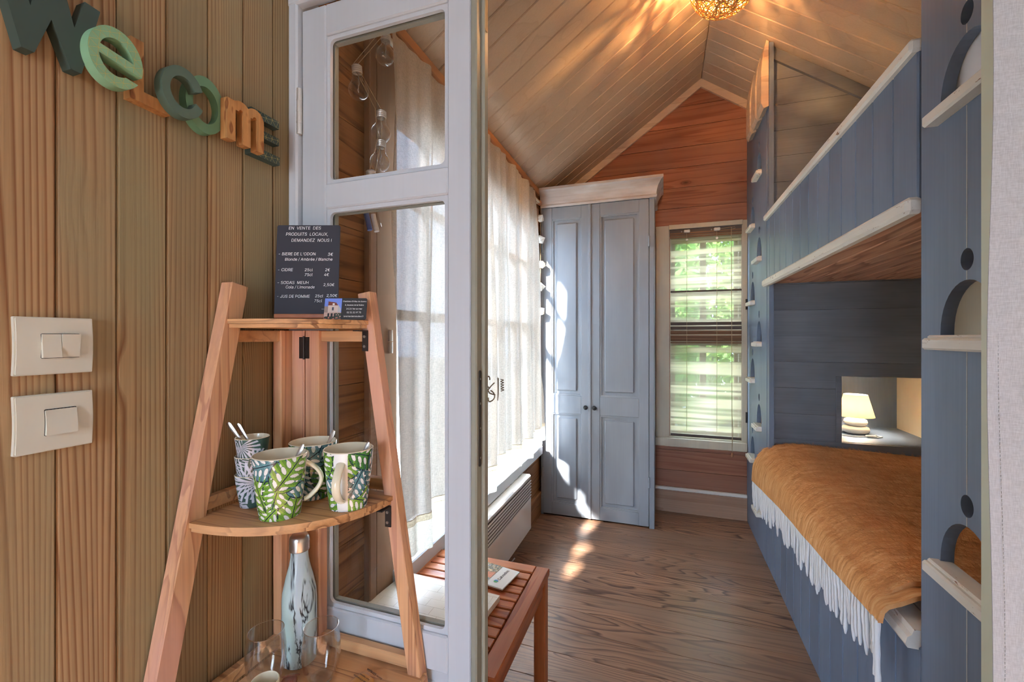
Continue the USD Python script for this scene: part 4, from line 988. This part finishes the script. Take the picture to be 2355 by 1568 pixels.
def make_mug(label, loc, rotz):
    t = thing('mug', label, 'mug', loc, rotz, 'leaf print mugs on the corner shelf')
    r0, r1, h = .0345, .0465, .112
    m, cc = vessel(r0, r1, h, .003, 420, 180, lambda U, V: leafpaint(U, V, 2 * PI * .041 / .112, 5))
    Uu = np.repeat(np.linspace(0, 1, 420), 180); band = (np.minimum(Uu, 1 - Uu) < .045); cc[band] = lin(240, 240, 236)
    part(t, 'body', m, 'mug', smooth=True, local=True, colors=cc)
    part(t, 'inside', lathe([(r1, h), (r1 - .0015, h + .0014), (r1 - .003, h), (r0 + .001, .012), (r0 - .012, .006), (0, .005)], 64), 'cream', 'cream glazed inside', smooth=50, local=True)
    part(t, 'foot', lathe([(0, 0), (r0 - .004, .0005), (r0 + .0002, .0022)], 48), 'cream', local=True)
    th = np.linspace(-.1, 1.1, 22); hx = .0405 + .030 * np.sin(np.clip(th, 0, 1) * PI) ** .75; hz = .094 - .072 * np.clip(th, 0, 1)
    pts = np.c_[hx, 0 * hx, hz]; tb = tube(pts, .0042, 10); tb.vertices[:, 1] *= 1.9
    part(t, 'handle', tb, 'cream', 'white looped handle', smooth=60, local=True)
    return t
ms = .9105
g1 = make_mug('leaf print mug nearest the front edge of the middle shelf', (-.673, .622, ms), 46)
copy_of(g1, (-.583, .700, ms), -68, 'leaf print mug with its handle facing forward, on the right of the shelf')
copy_of(g1, (-.690, .7205, ms), 205, 'leaf print mug at the back, against the shelf post')
def palmpaint(U, V, asp, seed):
    r_ = random.Random(seed); X = U * asp; c = np.tile(np.array(lin(60, 88, 80)), (len(X), 1)); wh = np.array(lin(206, 208, 220)); dk = np.array(lin(34, 54, 50))
    for k in range(9):
        cx_, cy_, a0, sz = (k + r_.random() * .6) * asp / 9, r_.random(), r_.random() * 6.28, r_.uniform(.5, .75)
        dx = (X - cx_ + asp / 2) % asp - asp / 2; dy = V - cy_; rr_ = np.hypot(dx, dy); an = (np.arctan2(dy, dx) - a0 + PI) % (2 * PI) - PI
        if k % 3:
            fan = (np.abs(an) < 1.9) & (rr_ < sz * (.75 + .25 * np.cos(an))) & (((an * 3.4) % 1) < .66 - rr_ * .4)
            c[(np.abs(an) < 1.9) & (rr_ < sz * .55)] = c[(np.abs(an) < 1.9) & (rr_ < sz * .55)] * .75
            c[fan] = wh * (.72 + .28 * np.clip(rr_[fan] / sz, 0, 1))[:, None]
        else:
            u = dx * math.cos(a0) + dy * math.sin(a0); v = -dx * math.sin(a0) + dy * math.cos(a0)
            fr_ = (np.abs(u) < sz * .8) & (np.abs(v) < .24 * np.sqrt(np.clip(1 - (u / sz / .8) ** 2, 0, 1))) & (((u - np.abs(v) * .8) * 9 % 1) < .5)
            c[fr_] = wh * .8; c[(np.abs(u) < sz * .8) & (np.abs(v) < .012)] = dk
    return c
def make_cup(label, loc, rotz, seed):
    t = thing('espresso_cup', label, 'cup', loc, rotz, 'stacked espresso cups')
    r0, r1, h = .0205, .0300, .062
    m, cc = vessel(r0, r1, h, .002, 320, 120, lambda U, V: palmpaint(U, V, 2 * PI * .0255 / .062, seed))
    part(t, 'body', m, 'cup', smooth=True, local=True, colors=cc)
    part(t, 'inside', lathe([(r1, h), (r1 - .001, h + .001), (r1 - .002, h), (r0 - .0005, .006), (r0 - .008, .003), (0, .003)], 48), 'cream', 'cream glazed inside', smooth=50, local=True)
    part(t, 'foot', lathe([(0, 0), (r0, .0003)], 40), 'cup', local=True)
    return t
cupx, cupy = -.764, .640
make_cup('dark green palm print cup at the bottom of the stack', (cupx, cupy, ms), 15, 3)
make_cup('dark green palm print cup in the middle of the stack', (cupx + .001, cupy - .001, ms + .036), 130, 8)
make_cup('dark green palm print cup on top of the stack, holding spoons', (cupx + .003, cupy - .002, ms + .072), 230, 21)
def spoon(label, tip, top, grp='teaspoons'):
    t = thing('teaspoon', label, 'spoon', tip, 0, grp)
    tip, top = np.array(tip, float), np.array(top, float); d = top - tip; Ln = np.linalg.norm(d); d /= Ln
    s = np.cross(d, [0.3, -.9, .2]); s /= np.linalg.norm(s); n_ = np.cross(s, d)
    k = np.linspace(0, 1, 16); wv = .0020 + .0022 * np.clip((k - .45) / .55, 0, 1); wv[-1] *= .5
    P = np.array([[tip + d * Ln * (.22 + .78 * a) + s * w * q + n_ * (.0007 * (1 - abs(q))) for q in (-1, -.5, 0, .5, 1)] for a, w in zip(k, wv)])
    part(t, 'handle', thick(P, .0014), 'steel', smooth=50)
    b = trimesh.creation.icosphere(3, 1.0); v = b.vertices * [.010, .016, .0018]
    b = trimesh.Trimesh(tip + d * .016 + v[:, :1] * s + v[:, 1:2] * d + v[:, 2:3] * n_, b.faces, process=False)
    part(t, 'bowl', b, 'steel', smooth=True); return t
tc = np.array([cupx + .003, cupy - .002, ms + .078])
spoon('teaspoon leaning out of the top green cup, the longer showing', tc + [.012, .006, .002], tc + [-.040, -.020, .085])
spoon('teaspoon leaning out of the top green cup, behind the longer one', tc + [.014, .012, .002], tc + [-.034, -.004, .080])
spoon('teaspoon in the leaf print mug at the front edge', np.array([-.683, .614, ms + .010]), np.array([-.634, .638, ms + .130]))
spoon('teaspoon in the leaf print mug on the right', np.array([-.593, .694, ms + .010]), np.array([-.546, .714, ms + .1235]))
spoon('teaspoon in the leaf print mug at the back', np.array([-.700, .714, ms + .010]), np.array([-.644, .730, ms + .136]))

# bottle
bo = thing('water_bottle', 'mint marbled steel water bottle with brushed cap on the lowest shelf', 'bottle', (-.737, .731, .5485))
part(bo, 'body', lathe([(0, 0), (.030, 0), (.034, .004), (.0345, .02), (.0345, .13), (.033, .15), (.027, .18), (.0205, .205), (.0175, .222), (.0172, .236), (0, .236)], 56), 'marble', smooth=50, local=True)
part(bo, 'cap', lathe([(0, .236), (.0195, .236), (.0203, .238), (.0203, .258), (.0192, .264), (.016, .2685), (.010, .271), (0, .272)], 48), 'steel', 'brushed steel cap', smooth=40, local=True)
# tumblers
for loc, lb in (((-.745, .655, .549), 'clear stemless glass nearest the board wall, in front of the bottle'), ((-.652, .702, .549), 'clear stemless glass standing before the marbled bottle, nearer the door')):
    pr = [(0, 0), (.018, 0), (.024, .004), (.034, .030), (.0375, .055), (.0355, .085), (.0325, .108), (.0318, .1085), (.0313, .108), (.0345, .085), (.0365, .055), (.033, .031), (.023, .007), (.012, .005), (0, .005)]
    t = thing('tumbler', lb, 'glass', loc, 0, 'clear glasses on the lowest shelf')
    part(t, 'bowl', lathe(pr, 56), 'clear', smooth=60, local=True)
    part(t, 'rim', lathe([(.0326 - .0009 * math.cos(a), .1086 + .0009 * math.sin(a)) for a in np.linspace(0, 2 * PI, 9)], 56), 'glassrim', 'polished rim', smooth=True, local=True)
    part(t, 'base', lathe([(0, .0006), (.0175, .0006), (.0225, .0042), (.0215, .0066), (.012, .0046), (0, .0046)], 48), 'glassrim', 'thick glass base', smooth=40, local=True)
m = lathe([(0, 0), (.015, 0), (.024, .03), (.0245, .066), (.023, .068), (.0215, .066), (.021, .03), (.012, .006), (0, .006)], 40); m.apply_translation((-.684, .598, .549))
single('small_cup', m, 'cream', 'small plain white cup at the front of the lowest shelf', 'cup', smooth=50)
# biscuits
def biscuit(name, label, c, ang, bw, bl_, mat, lines, inkmat):
    t = thing(name, label, 'biscuit', c, 0)
    c = np.array(c, float); r_ = np.array([math.cos(ang), math.sin(ang), 0]); u_ = np.array([-math.sin(ang), math.cos(ang), 0])
    part(t, 'biscuit', put(pillowy(-bw / 2, -bl_ / 2, .002, bw / 2, bl_ / 2, .011, 3, .0008, 5), c, r_, u_), mat, smooth=True)
    X, Y = np.meshgrid(np.linspace(-bw * .66, bw * .66, 26), np.linspace(-bl_ * .8, bl_ * .8, 40), indexing='ij')
    Z = .0125 * np.clip(1 - np.abs(X / bw / .68) ** 4, 0, 1) * np.clip(1 - np.abs(Y / bl_ / .72) ** 6, 0, 1) + .001 + .0016 * (meshkit.fbm(np.stack([X * 90, Y * 60, 0 * X], -1), 2, 7) - .3)
    Z = np.maximum(Z, .0006)
    Pw = c + X[..., None] * r_ + Y[..., None] * u_ + Z[..., None] * UP
    part(t, 'wrapper', grid(Pw), 'film', 'clear printed wrapper', smooth=True)
    for s, dy, h, rot in lines:
        part(t, 'lettering', put(text(s, h, False, True, .0002), c + u_ * dy + UP * (.0145 if abs(dy) < bl_ * .6 else .0042), -r_ if rot else r_, -u_ if rot else u_), inkmat)
    return t
biscuit('wrapped_biscuit', 'golden biscuit in a clear printed wrapper lying near the leg of the lowest shelf', (-.568, .698, .5485), math.radians(-14), .042, .074, 'bisc', (("Galette d'Amandine", .050, .0036, True), ('Pure V\u00e9g\u00e9tale', .043, .0030, True), ("Galette d'Amandine", .018, .0036, True), ('Pure V\u00e9g\u00e9tale', .026, .0030, True)), 'ink')
biscuit('wrapped_biscuit', 'small brown spiced biscuit in a red wrapper between the two glasses', (-.695, .660, .5485), math.radians(35), .030, .05, 'speculoos', (('Sp\u00e9culoos', .030, .0050, False),), 'red')

# ------------------------------------------------------------------ WeLCOmE letters
def letter(name, label, poly, mat, x0, d, pattern=None):
    t = thing('letter', label, 'letter', loc=(x0, poly.centroid.x, poly.centroid.y), group='wooden letters on the board wall')
    part(t, 'block', ex(poly, x0, x0 + d, 'x'), mat, name and f'letter {name}')
    if pattern:
        b = poly.bounds; L_ = []
        for i in range(-12, 20) if name == 'e' else range(-9, 10):
            for ang in (0, 60, 120):
                a = math.radians(ang + pattern); s = .0115 if name == 'e' else .0135
                cx_, cy_ = (b[0] + b[2]) / 2, (b[1] + b[3]) / 2; o = s * i
                p0 = np.array([cx_, cy_]) + o * np.array([-math.sin(a), math.cos(a)])
                L_.append(LineString([p0 - .2 * np.array([math.cos(a), math.sin(a)]), p0 + .2 * np.array([math.cos(a), math.sin(a)])]).buffer(.00022))
        pt = unary_union(L_).intersection(poly.buffer(-.0008))
        part(t, 'gold_pattern', ex(pt, x0 + d, x0 + d + .00015, 'x'), 'goldline', 'fine gold triangle lines')
    return t
ZB = 1.617; HH = .104
def ring(cy, cz, R, w, sx=1.0): return affinity.scale(Point(cy, cz).buffer(R, quad_segs=24).difference(Point(cy, cz).buffer(R - w, quad_segs=24)), sx, 1)
Wp = Polygon([(.298, 1.770), (.333, 1.628), (.346, 1.628), (.3635, 1.685), (.3845, 1.628), (.397, 1.628), (.4195, 1.735), (.4005, 1.737), (.3885, 1.690), (.370, 1.770), (.354, 1.770), (.342, 1.689), (.320, 1.770)])
letter('W', 'dark green capital W, first of the welcome letters', Wp.buffer(-.001).buffer(.001), 'greenbold', XL, .020)
D_ = .017
e_ = ring(.4305, 1.668, .0445, .0165, .80)
ell = affinity.scale(Point(.4305, 1.668).buffer(.0435), .80, 1)
bar = affinity.rotate(sbox(.398, 1.6605, .472, 1.6745), -9, origin=(.4305, 1.668)).intersection(ell)
gap = affinity.rotate(sbox(.434, 1.6465, .50, 1.6607), -9, origin=(.4305, 1.668))
letter('e', 'light green letter e with gold triangle pattern', unary_union([e_.difference(gap), bar]), 'greenlight', XL + .0185, D_ + .003, 25)
letter('L', 'brown wooden capital L behind the patterned e', Polygon([(.4605, 1.727), (.4795, 1.727), (.4795, 1.6455), (.522, 1.6445), (.520, 1.625), (.4605, 1.627)]), 'letterwood', XL, .018)
C_ = ring(.530, 1.668, .0435, .0165, .82).difference(Polygon([(.532, 1.669), (.585, 1.696), (.585, 1.640)]))
letter('C', 'grey green capital C overlapping the round o', C_, 'greymid', XL + .0185, .019)
letter('O', 'mid green round letter o behind the C', ring(.583, 1.6755, .0525, .0185, .70), 'greenmid', XL, .018)
ar = lambda cy: ring(cy, 1.686, .0215, .0165, .98).intersection(sbox(cy - .03, 1.686, cy + .03, 1.72))
mm = unary_union([sbox(.610, 1.624, .6275, 1.703), sbox(.6435, 1.624, .6605, 1.688), sbox(.675, 1.624, .6915, 1.688), affinity.translate(ar(.640), -.0004), ar(.6705)]).buffer(.0006).buffer(-.0006)
letter('m', 'brown wooden lowercase m overlapping the last E', mm, 'letterwood', XL + .0195, .018)
Ep = Polygon([(.678, 1.721), (.7475, 1.721), (.7475, 1.704), (.697, 1.704), (.697, 1.683), (.7475, 1.683), (.7475, 1.667), (.697, 1.667), (.697, 1.642), (.7495, 1.642), (.7495, 1.624), (.678, 1.624)])
letter('E', 'dark green capital E with gold pattern, last of the letters', Ep, 'greenbold', XL, .018, 10)

# ------------------------------------------------------------------ switches
def bowed(y0, y1, z0, z1, bow, inset=0):
    p = []
    for i in np.linspace(0, 1, 12): p.append((y0 + inset + (y1 - y0 - 2 * inset) * i, z0 + inset))
    for i in np.linspace(0, 1, 12): p.append((y1 - inset + bow * math.sin(PI * i), z0 + inset + (z1 - z0 - 2 * inset) * i))
    for i in np.linspace(0, 1, 12): p.append((y1 - inset - (y1 - y0 - 2 * inset) * i, z1 - inset))
    for i in np.linspace(0, 1, 12): p.append((y0 + inset + bow * math.sin(PI * i), z1 - inset - (z1 - z0 - 2 * inset) * i))
    return Polygon(p).buffer(-.0015).buffer(.0015)
for zc, dbl, lb in ((1.2275, True, 'cream double light switch, upper of the two on the board wall'), (1.119, False, 'cream single light switch, lower of the two on the board wall')):
    t = thing('light_switch', lb, 'switch', loc=(XL, .374, zc))
    y0, y1, z0, z1 = .331, .4165, zc - .0405, zc + .0405
    part(t, 'plate', [ex(bowed(y0, y1, z0, z1, .0012), XL, XL + .006, 'x'), ex(bowed(y0, y1, z0, z1, .0012, .0014), XL + .0058, XL + .0078, 'x')], 'plate')
    if dbl:
        part(t, 'recess', ex(bowed(.3575, .4005, zc - .0175, zc + .0175, .0008), XL + .0078, XL + .0082, 'x'), 'ink')
        for a, b_, tl2 in ((.3582, .3785, .10), (.3792, .3998, -.10)):
            m = ex(sbox(a, zc - .0168, b_, zc + .0168), XL + .0075, XL + .0115, 'x'); m.vertices[:, 0] += np.where(m.vertices[:, 0] > XL + .01, (m.vertices[:, 2] - zc) * -tl2, 0)
            part(t, 'rocker', m, 'plate')
    else:
        part(t, 'recess', ex(bowed(.361, .3965, zc - .0185, zc + .0190, .0008), XL + .0078, XL + .0082, 'x'), 'ink')
        m = ex(bowed(.3616, .396, zc - .018, zc + .0178, .0008), XL + .0075, XL + .0115, 'x'); m.vertices[:, 0] += np.where(m.vertices[:, 0] > XL + .01, (m.vertices[:, 2] - zc) * -.09, 0)
        part(t, 'rocker', m, 'plate')

# linen drape at the right edge
tz = np.linspace(.3, 2.3, 90)[:, None]; ty = np.linspace(0, 1, 60)[None]
X = .4245 + .0035 * np.sin(tz * 3.1 + .6) + .002 * np.sin(tz * 9) + ty * .42
Y = .776 - .010 * ty - .004 * np.sin(ty * 24 + tz * 1.5) * np.clip(ty * 3, 0, 1) - .003 * np.sin(tz * 5 + ty * 9)
P = np.stack([X + 0 * tz, Y, tz + 0 * ty], -1)
ld = thing('door_drape', 'pale grey linen drape hanging at the right edge of the doorway', 'drape', loc=(.6, .77, .3))
part(ld, 'fabric', thick(P[:, ::-1], .0015), 'linen', smooth=60)
st = [bx(float(.4245 + .0035 * math.sin(z * 3.1 + .6) + .002 * math.sin(z * 9) + .0105), .7748, z, float(.4245 + .0035 * math.sin(z * 3.1 + .6) + .002 * math.sin(z * 9) + .0112), .7755, z + .003) for z in np.arange(.5, 2.2, .0055)]
part(ld, 'stitching', st, 'linen')

# ------------------------------------------------------------------ bulb garland behind the glass
bg_ = thing('bulb_garland', 'string of clear light bulbs hanging behind the upper door pane', 'garland', loc=(-.75, 1.03, 2.2))
bulbs = [(-.734, 1.031, 2.034, -.06), (-.764, .955, 1.903, .12), (-.735, 1.013, 1.810, -.05), (-.735, 1.009, 1.728, -.10), (-.745, .992, 1.636, .2)]
for q, (x, y, z, tl3) in enumerate(bulbs):
    pr = [(.0265 * math.sin(a), -.008 - .0265 * math.cos(a)) for a in np.linspace(0, 2.35, 14)] + [(.0150, .017), (.0128, .024), (.0122, .034)]
    m = lathe(pr, 32); m.apply_transform(trimesh.transformations.rotation_matrix(tl3, [1, 0, 0])); m.apply_translation((x, y, z))
    b = part(bg_, 'bulb', m, 'clear', smooth=True)
    s = [lathe([(.0125, .033 + .0), (.0135, .036), (.0125, .0385), (.0135, .041), (.0125, .0435), (.0135, .046), (.0125, .0485), (.0135, .051), (.009, .055), (0, .056)], 24)]
    m = cat(s); m.apply_transform(trimesh.transformations.rotation_matrix(tl3, [1, 0, 0])); m.apply_translation((x, y, z)); part(b, 'screw_cap', m, 'hinge', 'threaded metal cap', smooth=30)
    part(b, 'filament', tube([(x, y, z + .03), (x + .003, y + .002, z + .01), (x - .002, y, z - .008), (x + .004, y - .003, z - .018), (x, y, z + .028)], .0007, 5), 'steel')
wp2 = [(-.75, 1.03, 2.24)] + [(b[0] + .006 * math.sin(i * 5), b[1] - .006, b[2] + .056) for i, b in enumerate(bulbs)]
for dx in (-.004, .003): part(bg_, 'wire', tube([(p[0] + dx * (1 + i % 2), p[1] + dx, p[2]) for i, p in enumerate(wp2)] + [(-.760, 1.005, 1.60)], .0009, 5), 'cord')
bp = part(bg_, 'battery_box', put(bx(-.022, -.060, -.009, .022, .0, .009, .003), (-.764, 1.0, 1.600), (.35, .93, 0), (-.22, -.05, .97)), 'film', 'clear plastic battery box')
for q in (-.0105, .0105):
    o_ = np.array([-.764, 1.0, 1.585]) + q * np.array([.35, .93, 0])
    part(bp, 'battery', tube([o_ + np.array([-.22, -.05, .97]) * -.055, o_ + np.array([-.22, -.05, .97]) * -.006], .0072, 14), 'blue' if q < 0 else 'paper', smooth=40)

# ------------------------------------------------------------------ garden outside
gd = single('ground', bx(-30, -30, -.6, 30, 30, -.35), 'soil', None, None, kind='structure')
def bush(label, cx, cy, cz, rx, ry, rz, n, seed, size=.07):
    r = np.random.default_rng(seed); d = r.normal(size=(n, 3)); d /= np.linalg.norm(d, axis=1, keepdims=True)
    c = np.array([cx, cy, cz]) + d * np.array([rx, ry, rz]) * (r.random((n, 1)) ** .35)
    a = r.normal(size=(n, 3)); a /= np.linalg.norm(a, axis=1, keepdims=True); b = np.cross(a, r.normal(size=(n, 3))); b /= np.linalg.norm(b, axis=1, keepdims=True)
    s = size * (0.6 + .8 * r.random((n, 1)))
    v = np.stack([c - a * s, c + b * s * .45, c + a * s, c - b * s * .45], 1).reshape(-1, 3); f = np.arange(4 * n).reshape(-1, 4)
    t = thing('shrub', label, 'shrub', loc=(cx, cy, -.35))
    part(t, 'foliage', trimesh.Trimesh(v, np.vstack([f[:, [0, 1, 2]], f[:, [0, 2, 3]]]), process=False), 'leaf', kind='stuff')
    part(t, 'stem', tube([(cx, cy, -.36), (cx + .03, cy, cz)], [.05, .02], 7), 'bark', smooth=50)
bush('leafy green shrub outside the far window, on its left side', -.35, 5.6, 1.3, .85, .8, 1.7, 5200, 1)
bush('leafy green shrub outside the far window, on its right side', 1.65, 6.3, 1.3, .85, .8, 1.9, 5200, 2)
bush('tall leafy green shrub seen far behind the blind', .7, 9.0, 1.6, 1.6, 1.0, 2.2, 7000, 3, .10)
